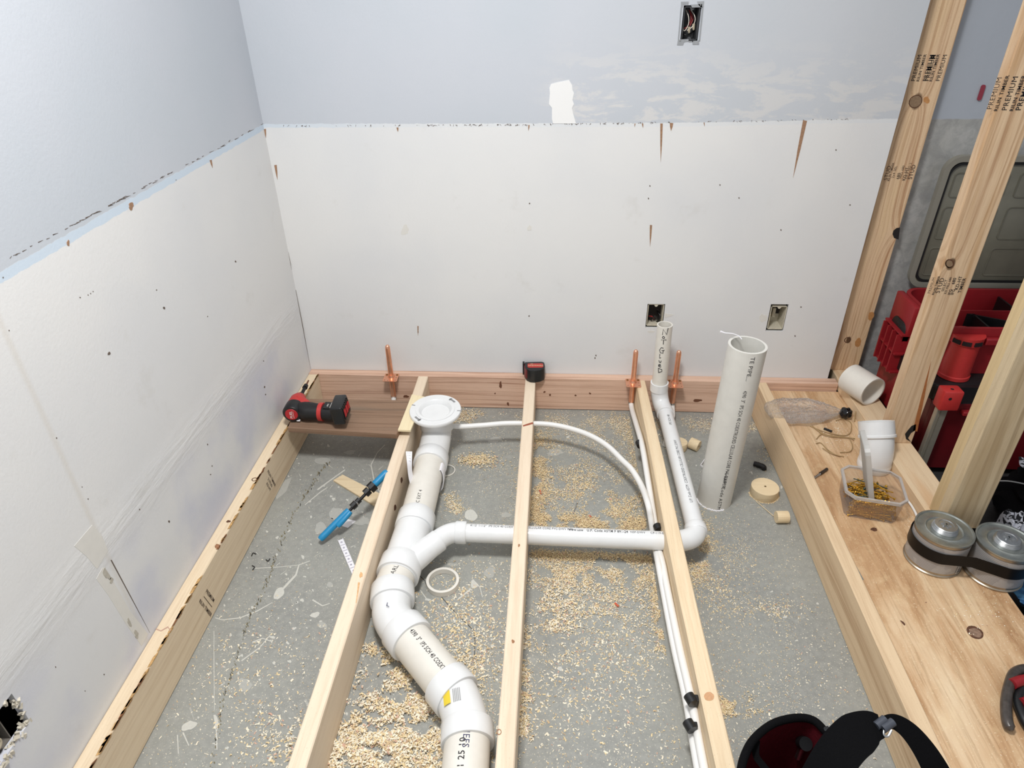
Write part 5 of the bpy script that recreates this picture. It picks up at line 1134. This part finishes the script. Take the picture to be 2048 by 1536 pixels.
# clear bag
bg = thing('plastic_bag', at(1610, 830, z=ZP), 'crumpled clear plastic bag at the back of the plywood', 'plastic bag')
bm = bmesh.new(); bmesh.ops.create_icosphere(bm, subdivisions=7, radius=1); b0, b1_ = at(1528, 836, z=ZP), at(1682, 836, z=ZP); bx = (b1_ - b0); BLn = bx.length; bx.normalize(); by = Vector((-bx.y, bx.x, 0)); bc = (b0 + b1_) / 2
for v in bm.verts:
    p = v.co.copy(); s = p.x; taper = 1 - max(0, s + .05) ** 1.3 * .82; yy = math.copysign(abs(p.y) ** .62, p.y); cr_ = noise.ridged_multi_fractal(Vector((p.x * 3.2, p.y * 4.5, p.z * 3)), .8, 2.2, 4, 1, 2)
    ed = noise.noise(Vector((p.x * 4, p.y * 2.5, 4))) * .16; w_ = .060 * taper * (1 + ed); h_ = .024 * taper + .004; q = bc + bx * (math.copysign(abs(s) ** .8, s) * BLn / 2 * (1 + ed * .3)) + by * (yy * w_)
    up_ = max(0, p.z); v.co = Vector((q.x, q.y, ZP + .0305 + (up_ ** .8 * h_ * (.35 + .45 * cr_) if p.z > 0 else p.z * .028 * (.9 + .1 * cr_))))
t = NT('clear_bag_film'); t.t.nodes.remove(t.b); tr = t.n('ShaderNodeBsdfTransparent'); tr.inputs[0].default_value = (.99, .99, 1, 1); gl = t.n('ShaderNodeBsdfGlossy'); gl.inputs['Roughness'].default_value = .22; df = t.n('ShaderNodeBsdfDiffuse'); df.inputs[0].default_value = srgb('FBFAFA')
o = t.obj(); nn = t.noise(o, 95, 5, .65, 1.8); bp_ = t.n('ShaderNodeBump'); t.link(nn, bp_.inputs['Height']); bp_.inputs['Strength'].default_value = .9; bp_.inputs['Distance'].default_value = .003
t.link(bp_.outputs[0], gl.inputs['Normal']); lw = t.n('ShaderNodeLayerWeight'); lw.inputs[0].default_value = .25; t.link(bp_.outputs[0], lw.inputs['Normal'])
m1 = t.n('ShaderNodeMixShader'); crs = t.math('SUBTRACT', 1.0, t.smooth(t.math('ABSOLUTE', t.math('SUBTRACT', t.noise(o, 60, 3, .6, 2.0), .5)), 0.0, .03)); t.link(t.math('ADD', t.math('MULTIPLY', crs, .45), .12), m1.inputs[0]); tl2 = t.n('ShaderNodeBsdfTranslucent'); tl2.inputs[0].default_value = (.95, .94, .93, 1); mm = t.n('ShaderNodeMixShader'); mm.inputs[0].default_value = .5; t.link(df.outputs[0], mm.inputs[1]); t.link(tl2.outputs[0], mm.inputs[2])
t.link(tr.outputs[0], m1.inputs[1]); t.link(mm.outputs[0], m1.inputs[2])
m2 = t.n('ShaderNodeMixShader'); t.link(t.math('MULTIPLY', t.math('POWER', lw.outputs['Fresnel'], 1.4), .75, clamp=True), m2.inputs[0]); t.link(m1.outputs[0], m2.inputs[1]); t.link(gl.outputs[0], m2.inputs[2]); t.link(m2.outputs[0], t.out.inputs[0])
obj('film', bm, t.m, bg, None, True)
bmk = at(1692, 826, z=ZP + .022); bk = bmesh.new(); bmesh.ops.create_icosphere(bk, subdivisions=3, radius=1)
for v in bk.verts: n_ = noise.noise(v.co * 2.2); v.co = Vector((bmk.x + v.co.x * .019 * (1 + .4 * n_), bmk.y + v.co.y * .02 * (1 + .4 * n_), bmk.z + v.co.z * .019 * (1 + .4 * n_)))
tag(obj('black_lump', bk, plain('shiny_black', '0C0D11', 0.12), loc=Vector((bmk.x, bmk.y, ZP)), smooth=True), 'shiny black crumpled lump at the tied end of the clear bag', 'black plastic')
TAN = plain('tan_wire', 'A58A62', 0.5, 0, .05, 60, .1)
def wire(pts_, label, z=ZP + .003, r=.0016):
    P = [at(a, b, z=z if len(p_) < 3 else ZP + p_[2]) for p_ in pts_ for a, b in [p_[:2]]]
    tag(obj('tan_cord', tube(spline(P, 6), r, 8), TAN, loc=Vector((P[0].x, P[0].y, ZP)), smooth=True), label, 'cord', 'tan cords on the plywood')
wire([(1620, 852), (1650, 864), (1685, 871), (1700, 866), (1703, 850), (1698, 842), (1685, 838), (1672, 841)], 'upper loop of tan cord beside the clear bag')
wire([(1638, 862), (1655, 870), (1690, 874), (1710, 877)], 'straight length of tan cord crossing toward the elbow fitting'); wire([(1625, 852), (1645, 868), (1662, 873), (1700, 876), (1708, 880)], 'second straight tan cord lying along the first', ZP + .005)
wire([(1632, 887), (1642, 886), (1655, 899), (1672, 910), (1688, 913)], 'tan cord with a black tip, lowest of the cords'); wire([(1633, 878), (1640, 870), (1650, 867)], 'short bent tan cord end left of the loops')
wire([(1700, 878), (1705, 892), (1700, 903), (1680, 905)], 'tan cord bending behind the tub lid'); wire([(1645, 896), (1662, 906), (1680, 912)], 'inner tan cord along the lowest cord', ZP + .006)
wire([(1709, 843, .003), (1711, 826, .02), (1720, 815, .03), (1727, 820, .03), (1725, 835, .015), (1718, 842, .004)], 'raised hoop of tan cord beside the black lump', r=.002); wire([(1727, 841, .003), (1729, 829, .015), (1735, 823, .02), (1736, 830, .012), (1732, 839, .004)], 'small second hoop of tan cord near the stud', r=.002)
tag(obj('black_stub', tube([at(1648, 857, z=ZP + .004), at(1664, 863, z=ZP + .004)], .004, 8), BLACKP, loc=at(1656, 860, z=ZP), smooth=True), 'short black stub inside the upper cord loop', 'scrap')
# pliers at the right edge
plr = thing('pliers', at(2030, 1400, z=ZP), 'worn dark pliers with red grips at the right edge of the plywood', 'pliers')
GR = plain('worn_grip', '4A4440', 0.3, .2, .2, 70, .3)
obj('handle', tube(spline([at(2023, 1462, z=ZP + .014), at(2014, 1440, z=ZP + .018), at(2012, 1405, z=ZP + .022), at(2018, 1372, z=ZP + .024), at(2030, 1345, z=ZP + .024), at(2060, 1335, z=ZP + .02)], 6), [.004, .007] + [.0105] * 27 + [.009, .009], 14), GR, plr, 'smoky black handle', True)
obj('handle', tube(spline([at(2060, 1460, z=ZP + .012), at(2044, 1430, z=ZP + .016), at(2036, 1395, z=ZP + .018), at(2060, 1350, z=ZP + .02)], 6), .010, 12), BLACKP, plr, None, True)
obj('grip_inlay', tube(spline([at(2024, 1368, z=ZP + .030), at(2040, 1362, z=ZP + .03), at(2060, 1358, z=ZP + .03)], 5), .011, 12), RED, plr, 'red grip', True); obj('grip_inlay', tube([at(2044, 1405, z=ZP + .026), at(2060, 1400, z=ZP + .026)], .009, 12), RED, plr, 'red grip', True)

# ------------------------------------------------------------------ tool bag in the foreground
tb = thing('tool_bag', Vector((1.43, -1.62, 0)), 'open black tool bag with red lining in the foreground between joists', 'bag')
CLOTH = plain('black_canvas', '08080A', 0.9, 0, .4, 400, .15, spec=.12); LIN = plain('red_lining', '4E0C16', 0.85, 0, .3, 200, .2, spec=.15)
bz = .26; rim = [at(a, b, z=bz) for a, b in ((1478, 1560), (1488, 1515), (1508, 1478), (1545, 1448), (1590, 1436), (1625, 1440), (1648, 1460), (1665, 1480))]
rim2 = [rim[-1] + Vector((.02, -.06, 0)), rim[-1] + Vector((.01, -.14, 0)), rim[0] + Vector((.1, -.14, 0)), rim[0] + Vector((.01, -.09, 0))]
loop = spline(rim + rim2 + [rim[0]], 5)[:-1]; cen = sum(loop, Vector()) / len(loop)
def skin(rings, closed_bottom=True):
    bm = bmesh.new(); R = [[bm.verts.new(p) for p in r] for r in rings]; m = len(R[0])
    for i in range(len(R) - 1):
        for k in range(m): bm.faces.new((R[i][k], R[i][(k + 1) % m], R[i + 1][(k + 1) % m], R[i + 1][k]))
    if closed_bottom: bm.faces.new(R[-1])
    bmesh.ops.recalc_face_normals(bm, faces=bm.faces); return bm
def sc(p, s, z): return Vector((cen.x + (p.x - cen.x) * s, cen.y + (p.y - cen.y) * s, z))
obj('bag_shell', skin([loop, [sc(p, 1.02, .2) for p in loop], [sc(p, .98, .08) for p in loop], [sc(p, .9, .003) for p in loop]]), CLOTH, tb, 'black canvas body', True)
obj('lining', skin([[sc(p, .97, bz - .001) for p in loop], [sc(p, .93, .18) for p in loop], [sc(p, .85, .05) for p in loop]]), LIN, tb, 'dark red lining', True)
obj('rim_binding', tube(loop + [loop[0]], .0075, 10, False), CLOTH, tb, 'black bound rim', True)
obj('zip_pull', tube([at(1652, 1460, z=bz + .008), at(1656, 1458, z=bz + .012), at(1655, 1463, z=bz)], .0055, 8), BLACKP, tb, None, True)
def ribbon(pts_, wdt, thick, upv=None):
    bm = bmesh.new(); P = spline(pts_, 6); V = []; n = len(P)
    for i, p in enumerate(P):
        t_ = (P[min(i + 1, n - 1)] - P[max(i - 1, 0)]).normalized(); vw = upv or Vector((0, 0, 1)); s_ = t_.cross(vw).normalized(); u_ = s_.cross(t_)
        w_ = wdt if not callable(wdt) else wdt(i / (n - 1)); V.append([bm.verts.new(p + s_ * a + u_ * b) for a, b in ((-w_, -thick), (w_, -thick), (w_, thick), (-w_, thick))])
    for i in range(n - 1):
        for q in range(4): bm.faces.new((V[i][q], V[i][(q + 1) % 4], V[i + 1][(q + 1) % 4], V[i + 1][q]))
    bm.faces.new(V[0]); bm.faces.new(V[-1]); bmesh.ops.recalc_face_normals(bm, faces=bm.faces); return bm
vw = (CAM - at(1750, 1470, z=.32)).normalized()
obj('strap_pad', ribbon([at(1640, 1570, z=.27), at(1668, 1520, z=.3), at(1700, 1480, z=.32), at(1735, 1456, z=.33), at(1760, 1452, z=.33)], lambda s: .034 if s < .6 else .034 - (s - .6) * .04, .005, vw), CLOTH, tb, 'wide black strap pad', True)
obj('shoulder_strap', ribbon([at(1766, 1446, z=.33), at(1790, 1444, z=.33), at(1818, 1462, z=.32), at(1846, 1496, z=.3), at(1872, 1540, z=.27), at(1895, 1590, z=.2)], lambda s: .010 + s * .014, .003, vw), CLOTH, tb, 'black shoulder strap', True)
BK = plain('grey_buckle', '4A4E57', 0.35, .3)
bk0 = at(1756, 1446, z=.335); obj('buckle', tube([at(1752, 1452, z=.335), at(1770, 1438, z=.34)], .0075, 12), BK, tb, 'grey buckle', True); obj('buckle', tube([at(1765, 1458, z=.335), at(1786, 1444, z=.34)], .0075, 12), BK, tb, 'grey buckle', True)
obj('swivel_ring', tube(spline([at(1768, 1457, z=.335), at(1768, 1470, z=.33), at(1776, 1472, z=.33), at(1783, 1460, z=.335)], 6), .0022, 8), STEEL, tb, 'bright metal ring', True)
tl_ = thing('ratchet', at(1608, 1490, z=.12), 'small dark metal tool inside the open tool bag', 'tool'); obj('tool_head', tube([at(1604, 1485, z=.20), at(1612, 1488, z=.215)], .0125, 16), plain('dark_steel', '2C2C2E'), tl_, None, True); obj('tool_shaft', tube([at(1596, 1515, z=.16), at(1606, 1488, z=.205)], .006, 10), STEEL, tl_, None, True)
obj('divider_strap', ribbon([at(1513, 1480, z=.25), at(1512, 1510, z=.235), at(1525, 1530, z=.23), at(1550, 1560, z=.23)], .006, .002, vw), CLOTH, tb, None, True)

# ------------------------------------------------------------------ storage side
LIDM = plain('smoky_lid_plastic', '6C6A5E', 0.28, 0, .05, 20, .08); LIDF = plain('smoky_lid_frame', '87847A', 0.35)
lc = thing('case_lid', Vector((2.4, .0, .5)), 'smoky grey tool case lid leaning on the far wall behind the studs', 'lid')
Mlid = basis((2.157, .062, .50), (1, 0, 0), (0, -.02, 1), (0, -1, -.02))
lx1 = .62; lz = .415
obj('panel', prism(rrect(.0, -.0, lx1, lz, .045), 0, .010, Mlid, .003), LIDM, lc, 'smoky translucent panel', True)
def ring_prism(x0, y0, x1, y1, r, wd, h0, h1, M_):
    bm = bmesh.new(); o1 = rrect(x0, y0, x1, y1, r, 6); o2 = rrect(x0 + wd, y0 + wd, x1 - wd, y1 - wd, max(r - wd, .003), 6); A = [[bm.verts.new(M_ @ Vector((p[0], p[1], h))) for p in P] for P, h in ((o1, h0), (o1, h1), (o2, h1), (o2, h0))]; m = len(o1)
    for i in range(4):
        for k in range(m): bm.faces.new((A[i][k], A[i][(k + 1) % m], A[(i + 1) % 4][(k + 1) % m], A[(i + 1) % 4][k]))
    bmesh.ops.recalc_face_normals(bm, faces=bm.faces); return bm
obj('frame', ring_prism(-.012, -.012, lx1 + .012, lz + .018, .05, .018, 0, .020, Mlid), LIDF, lc, 'grey outer frame', True)
obj('gasket', ring_prism(.006, .006, lx1 - .006, lz - .002, .042, .008, .009, .016, Mlid), BLACK, lc, 'black gasket line', True)
for i, (a, b, c_, d_) in enumerate(((.03, .30, .20, .38), (.03, .16, .20, .27), (.03, .03, .20, .13), (.23, .30, .40, .38), (.23, .16, .40, .27), (.23, .03, .40, .13))):
    obj('recess_rib', ring_prism(a, b, c_, d_, .012, .003, .010, .0125, Mlid), LIDM, lc)
# open red bin
rb = thing('open_bin', Vector((2.42, -.15, .33)), 'open red bin with black dividers stacked behind the studs', 'tool bin')
bx0, bx1, by0, by1, bz0, bz1 = 2.105, 2.72, -.30, .0, .336, .505
bm = bmesh.new()
o1 = rrect(bx0, by0, bx1, by1, .06, 6); o1b = rrect(bx0 + .02, by0 + .02, bx1 - .02, by1 - .01, .05, 6); o2 = rrect(bx0 + .012, by0 + .012, bx1 - .012, by1 - .012, .05, 6)
A = [[bm.verts.new((p[0], p[1], h)) for p in P] for P, h in ((o1b, bz0), (o1, bz1 - .02), (o1, bz1), (o2, bz1), (o1b, bz0 + .01))]; m = len(o1)
for i in range(4):
    for k in range(m): bm.faces.new((A[i][k], A[i][(k + 1) % m], A[i + 1][(k + 1) % m], A[i + 1][k]))
bm.faces.new(A[4]); bm.faces.new(A[0]); bmesh.ops.recalc_face_normals(bm, faces=bm.faces); obj('bin_body', bm, RED, rb, 'red bin', True)
obj('divider', box((bx0 + .02, -.155, bz0 + .02), (bx1 - .02, -.15, bz1 - .01)), RED, rb)
obj('divider', box((2.27, -.28, bz0 + .012), (2.276, -.15, bz1 - .02), 0), BLACKP, rb, 'black divider'); obj('divider', box((-.14, -.003, bz0 + .012), (.14, .003, bz1 - .02), 0, Matrix.Translation((2.36, -.21, 0)) @ Matrix.Rotation(-.5, 4, 'Z')), BLACKP, rb, 'slanting black divider'); obj('divider', box((2.42, -.15, bz0 + .012), (2.426, -.02, bz1 - .02)), BLACKP, rb, 'black divider')
cpn = at(1935, 690, y=-.30); 
cp_ = obj('corner_post', tube([Vector((2.19, -.292, .337)), Vector((2.19, -.292, .348)), Vector((2.19, -.292, .350)), Vector((2.19, -.292, .455)), Vector((2.19, -.292, .458)), Vector((2.19, -.292, .485))], [.047, .047, .044, .042, .046, .048], 24), REDT, rb, 'red corner post', True)
bm = bmesh.new()
for a in (-2.6, -2.0, -1.3): add_box(bm, (.044, -.012, .463), (.0492, .012, .476), 0, Matrix.Translation((2.19, -.292, 0)) @ Matrix.Rotation(a, 4, 'Z'))
obj('post_slot', bm, plain('hole_black', '150507', 0.8), cp_)
obj('rim_tab', box((2.235, -.318, .455), (2.33, -.30, .478), .004), RED, rb)
obj('side_latch', box((2.085, -.16, .40), (2.108, -.02, .505), .006), RED, rb, None, True)
# lower stacked box
lb_ = thing('rolling_case', Vector((2.42, -.2, 0)), 'dark red rolling case with black lid under the open bin', 'tool case')
obj('case_body', prism(rrect(2.125, -.375, 2.76, .02, .045), 0.03, .275, None, .01), plain('deep_red_plastic', '5E1218', 0.35, 0, .05, 60, .06), lb_, 'dark red body', True)
obj('case_lid', prism(rrect(2.095, -.365, 2.76, .03, .06), .275, .335, None, .014), BLACKP, lb_, 'glossy black lid', True)
hx = at(1886, 800, y=-.385)
obj('rail_cap', box((-.028, -.026, -.034), (.030, .018, .034), .005, Matrix.Translation((hx.x + .005, -.392, hx.z + .015))), REDT, lb_, 'bright red rail cap', True)
bm = bmesh.new()
add_lathe(bm, [(0, 0), (.005, 0)], align((hx.x + .005, -.400, hx.z + .0495), (0, 0, 1)), 12); add_lathe(bm, [(0, 0), (.005, 0)], align((hx.x - .002, -.4185, hx.z + .025), (0, -1, 0)), 12); obj('cap_hole', bm, plain('hole_black', '150507'), lb_)
rl = plain('brushed_rail', 'B2AC9E', 0.35, .6, .05, 50, .05)
obj('handle_rail', box((hx.x - .016, -.402, .02), (hx.x + .016, -.384, hx.z - .015), .002), rl, lb_, 'pale metal handle rail')
obj('handle_rail', box((hx.x - .0065, -.4035, .02), (hx.x - .0045, -.401, hx.z - .015)), plain('rail_groove', '6F6A5E', 0.5), lb_)
obj('carry_loop', tube(spline([Vector((2.33, -.40, .20)), Vector((2.27, -.41, .19)), Vector((2.265, -.41, .12)), Vector((2.30, -.41, .09))], 5), .004, 8), STEEL, lb_, None, True)
obj('front_bar', box((2.20, -.395, .248), (2.5, -.375, .262), .003), RED, lb_)
bm = bmesh.new()
for k in range(4): add_box(bm, (2.062, -.15 + k * .035, .26), (2.11, -.144 + k * .035, .40))
add_box(bm, (2.07, -.16, .26), (2.11, -.03, .266)); add_box(bm, (2.066, -.16, .33), (2.11, -.03, .336)); add_box(bm, (2.07, -.16, .40), (2.11, -.03, .406)); add_box(bm, (2.10, -.16, .12), (2.125, -.03, .40)); obj('side_latch', bm, RED, lb_, 'ribbed red side latch')
obj('latch_grip', prism(rrect(-.05, -.04, .05, .05, .03), 0, .02, basis((2.082, -.10, .385), (0, 1, 0), (0, 0, 1), (1, 0, 0)), .003), BLACK, lb_, 'black grip', True)
# black bag with patterned cloth, white cord, blue cloth
kb = thing('duffel_bag', Vector((2.47, -.62, 0)), 'black fabric bag on the storage floor behind the nearest stud', 'bag')
def lump(c, s, seed_, sub=4, amp=.25):
    bm = bmesh.new(); bmesh.ops.create_icosphere(bm, subdivisions=sub, radius=1)
    for v in bm.verts:
        n_ = noise.fractal(v.co * 1.7 + Vector((seed_, 0, 0)), .7, 2, 4); k = 1 + amp * n_; v.co = Vector((c[0] + v.co.x * s[0] * k, c[1] + v.co.y * s[1] * k, max(.003, c[2] + v.co.z * s[2] * k)))
    return bm
obj('bag_body', lump((2.47, -.62, .07), (.18, .18, .10), 2.0), CLOTH, kb, None, True)
t = NT('patterned_cloth'); o = t.obj(); nn = t.noise(o, 42, 2, .5, 1.2); t.link(t.mix(t.smooth(nn, .47, .53), srgb('14151A'), srgb('B9BBC4')), t.b.inputs['Base Color']); t.b.inputs['Roughness'].default_value = .9; PAT = t.m
tag(obj('patterned_cloth', lump((2.215, -.735, .06), (.035, .05, .085), 5.0, 4, .5), PAT, loc=Vector((2.2, -.74, 0)), smooth=True), 'black and white patterned cloth behind the right solvent can', 'cloth')
tag(obj('cloth_strip', lump((2.34, -.56, .175), (.018, .055, .006), 8.0, 3, .3), PAT, loc=Vector((2.34, -.56, .1)), smooth=True), 'patterned strip on top of the black bag', 'cloth')
tag(obj('grey_cord', tube(spline([at(1990, 962, z=.17), at(2015, 962, z=.175), at(2040, 966, z=.17), at(2065, 972, z=.16)], 5), .002, 8), plain('grey_cord', '9A9A98', 0.5), loc=at(2015, 962, z=.1), smooth=True), 'thin grey cord above the black bag at the picture edge', 'cord')
t = NT('denim'); o = t.obj(); nn = t.noise(o, 24, 4, .6, .6); n9 = t.noise(o, 300, 2); t.link(t.mix(t.smooth(nn, .35, .68), srgb('1E4A72'), srgb('5C95BE')), t.b.inputs['Base Color']); t.b.inputs['Roughness'].default_value = .9; t.bump(n9, .4, .001)
tag(obj('blue_cloth', lump((2.26, -1.03, .05), (.14, .15, .06), 3.0, 5, .5), t.m, loc=Vector((2.26, -1.0, 0)), smooth=True), 'crumpled blue denim cloth beside the plywood at the picture edge', 'cloth')
tag(obj('floor_sheet', box((2.09, -3.0, .0), (4.15, .08, .0025)), plain('dark_floor_sheet', '2B2A2A', 0.8, 0, .3, 90, .2), loc=Vector((2.09, -3.0, 0))), 'thin dark sheet over the storage floor under the tool cases', 'mat')  # thin sheet that gives the storage floor its dark tone
tag(obj('red_tag', prism(rrect(-.006, -.022, .006, .022, .005), 0, .004, basis(tuple(at(1962, 185, y=.094)), (1, 0, 0), (0, 0, 1), (0, -1, 0))), plain('dusty_red', '8E3444', 0.6), loc=at(1962, 185, y=.094)), 'small dusty red clip on the wall behind the second stud', 'clip')

# ------------------------------------------------------------------ sawdust
random.seed(99)
def flake(bm, p, s, mi):
    a = random.uniform(0, 2 * PI); L = s * random.uniform(.8, 1.9); wd = s * random.uniform(.35, .8); ca_, sa_ = math.cos(a), math.sin(a); cv = random.uniform(0, .5) * s; tz = random.uniform(0, .25) * s
    pr = []
    for k in range(3):
        u = (k - 1) * L / 2; b = (k - 1) * random.uniform(0, .4) * L * .4
        for v in (-wd / 2, wd / 2):
            x, y = u, v + abs(b); pr.append(bm.verts.new((p[0] + x * ca_ - y * sa_, p[1] + x * sa_ + y * ca_, p[2] + .0004 + (cv if k == 1 else 0) + (tz if v > 0 else 0))))
    for k in range(2):
        f = bm.faces.new((pr[2 * k], pr[2 * k + 1], pr[2 * k + 3], pr[2 * k + 2])); f.material_index = mi
DM = [plain('sawdust_pale', 'F0E6D0', .9), plain('sawdust_gold', 'E6D0A4', .9), plain('sawdust_tan', 'CBB18C', .9), plain('sawdust_pink', 'CFA893', .9)]
def scatter(name, label, regions, z=0.0, holes=None):
    bm = bmesh.new()
    for (shape, cnt, smin, smax, heap, gold) in regions:
        i = 0; tries = 0
        while i < cnt and tries < cnt * 20:
            tries += 1
            if shape[0] == 'poly':
                x0, y0, x1, y1 = shape[1]; px, py = random.uniform(x0, x1), random.uniform(y0, y1)
            elif shape[0] == 'line':
                (x0, y0), (x1, y1), wd = shape[1:]; t_ = random.random(); px, py = x0 + (x1 - x0) * t_ + random.gauss(0, wd), y0 + (y1 - y0) * t_ + random.gauss(0, wd * .6)
            else:
                cx, cy, rx, ry = shape[1]; px, py = random.gauss(cx, rx), random.gauss(cy, ry)
            if not (-60 < px < 2100 and 780 < py < 1640): continue
            if heap >= 0 and shape[0] != 'gap':
                nz_ = noise.fractal(Vector((px * .022, py * .03, 3.1)), .7, 2.1, 3)
                if nz_ < (-.35 if heap == 0 else -.1) + random.uniform(-.25, .25): continue
            i += 1
            p = at(px, py, z=z)
            if z == 0.0:
                if not (.04 < p.x < 1.68) or p.y > -.04: continue
                if any(a < p.x < b for a, b in ((.4226, .461), (.828, .866), (1.222, 1.278))): continue
            elif not (1.724 < p.x < 2.07 and p.y < -.045) : continue
            hz = (random.random() ** 2) * .004 * heap if heap > 0 else 0
            r = random.random(); mi = (1 if r < gold else 0) if r < .84 else (2 if r < .95 else 3)
            flake(bm, (p.x, p.y, z + hz), random.uniform(smin, smax) * (1.5 if random.random() < .06 else 1), mi)
    return tag(obj(name, bm, DM), label, 'sawdust', kind='stuff')
A_ = 'poly'
scatter('sawdust', 'pale sawdust and shavings strewn over the grey floor between the joists', [
    (('poly', (250, 830, 1720, 1600)), 9500, 0.0008, 0.0023, -1, .15), (('poly', (620, 1250, 1750, 1600)), 2550, 0.0013, 0.0037, -1, .3),
    (('g', (795, 1445, 60, 50)), 5200, 0.0018, 0.0054, 3, .25), (('g', (735, 1505, 60, 36)), 5780, 0.0018, 0.0054, 3, .25), (('line', (640, 1536), (860, 1420), 22), 2550, 0.0018, 0.0054, 3, .25), (('line', (740, 1290), (880, 1430), 10), 1400, 0.0022, 0.0049, 2, .5), (('g', (860, 1500, 26, 26)), 700, 0.0022, 0.0061, 1, .35),
    (('line', (1075, 1042), (1330, 1050), 13), 5780, 0.0013, 0.0034, 2, .8), (('line', (1070, 1110), (1335, 1122), 9), 6460, 0.0013, 0.0032, 2, .8), (('line', (1080, 1145), (1340, 1155), 24), 4080, 0.0015, 0.0034, 1, .5),
    (('line', (1080, 870), (1072, 1040), 15), 4080, 0.0015, 0.0034, 2, .8), (('g', (1100, 960, 34, 40)), 1800, 0.0016, 0.0037, 1, .6), (('g', (1180, 975, 30, 30)), 1400, 0.0016, 0.0037, 1, .7), (('g', (1240, 1020, 30, 22)), 1400, 0.0016, 0.0037, 1, .7), (('line', (1300, 980), (1320, 1060), 8), 1400, 0.0015, 0.0032, 3, .95),
    (('line', (880, 838), (1660, 858), 13), 6500, 0.0011, 0.0029, 1, .3), (('g', (1240, 860, 60, 20)), 2380, 0.0013, 0.0034, 1, .5), (('line', (1265, 860), (1290, 1000), 12), 2200, 0.0013, 0.0032, 1, .6), (('g', (955, 922, 20, 7)), 840, 0.0022, 0.0051, 2, .6), (('line', (900, 985), (925, 1060), 9), 520, 0.0016, 0.0037, 1, .5), (('g', (930, 835, 26, 10)), 760, 0.0017, 0.0037, 2, .6),
    (('line', (1316, 1140), (1335, 1300), 11), 2720, 0.0015, 0.0034, 1, .6), (('g', (1397, 1100, 15, 36)), 2890, 0.0013, 0.0029, 1, .6), (('g', (1440, 1110, 45, 45)), 1400, 0.0012, 0.0027, 0, .6), (('g', (1130, 1190, 40, 28)), 1000, 0.0022, 0.0046, 1, .35), (('g', (1220, 1210, 40, 30)), 900, 0.0018, 0.0039, 1, .4), (('g', (1110, 1240, 30, 30)), 520, 0.0022, 0.0051, 1, .3),
    (('line', (1045, 1230), (1045, 1480), 9), 1400, 0.0017, 0.0041, 1, .4), (('g', (930, 1340, 25, 30)), 600, 0.0020, 0.0049, 1, .35), (('g', (900, 1250, 50, 50)), 700, 0.0020, 0.0049, 0, .35), (('g', (960, 1230, 40, 60)), 500, 0.0020, 0.0049, 0, .35),
    (('g', (1460, 1415, 26, 12)), 840, 0.0016, 0.0037, 1, .7), (('g', (1430, 1190, 25, 25)), 320, 0.0016, 0.0037, 0, .6), (('g', (1540, 1220, 40, 15)), 320, 0.0016, 0.0037, 0, .5), (('line', (1545, 890), (1560, 930), 12), 520, 0.0016, 0.0037, 0, .5), (('poly', (1060, 860, 1330, 1060)), 5200, .0010, .0028, 0, .4), (('poly', (1050, 1110, 1360, 1330)), 3000, .0011, .0030, 0, .35), (('poly', (880, 860, 1050, 1060)), 1800, .0009, .0022, 0, .3), (('poly', (860, 1120, 1040, 1536)), 1500, .0011, .0034, 0, .3), (('poly', (1340, 1080, 1600, 1500)), 2200, .0009, .0022, 0, .35), (('g', (1230, 1330, 60, 60)), 520, 0.0020, 0.0049, 0, .3), (('g', (1100, 1400, 60, 50)), 400, 0.0020, 0.0051, 0, .3), (('g', (480, 1380, 60, 60)), 260, 0.0018, 0.0049, 0, .3), (('g', (530, 1300, 60, 50)), 200, 0.0018, 0.0043, 0, .3), (('g', (560, 1480, 60, 30)), 400, 0.0020, 0.0049, 0, .3)])
scatter('sawdust', 'fine sawdust sprinkled over the plywood around the cords, tub and cans', [
    (('poly', (1540, 790, 2050, 1536)), 700, .0007, .0017, -1, .2), (('g', (1675, 855, 18, 14)), 260, .0012, .0028, 0, .2), (('g', (1690, 890, 30, 14)), 260, .0010, .0024, 0, .2), (('g', (1830, 1040, 16, 14)), 160, .0010, .002, 0, .2), (('g', (1970, 1230, 34, 25)), 110, .0012, .003, 0, .2), (('g', (1640, 805, 30, 6)), 160, .001, .002, 0, .3)], ZP)
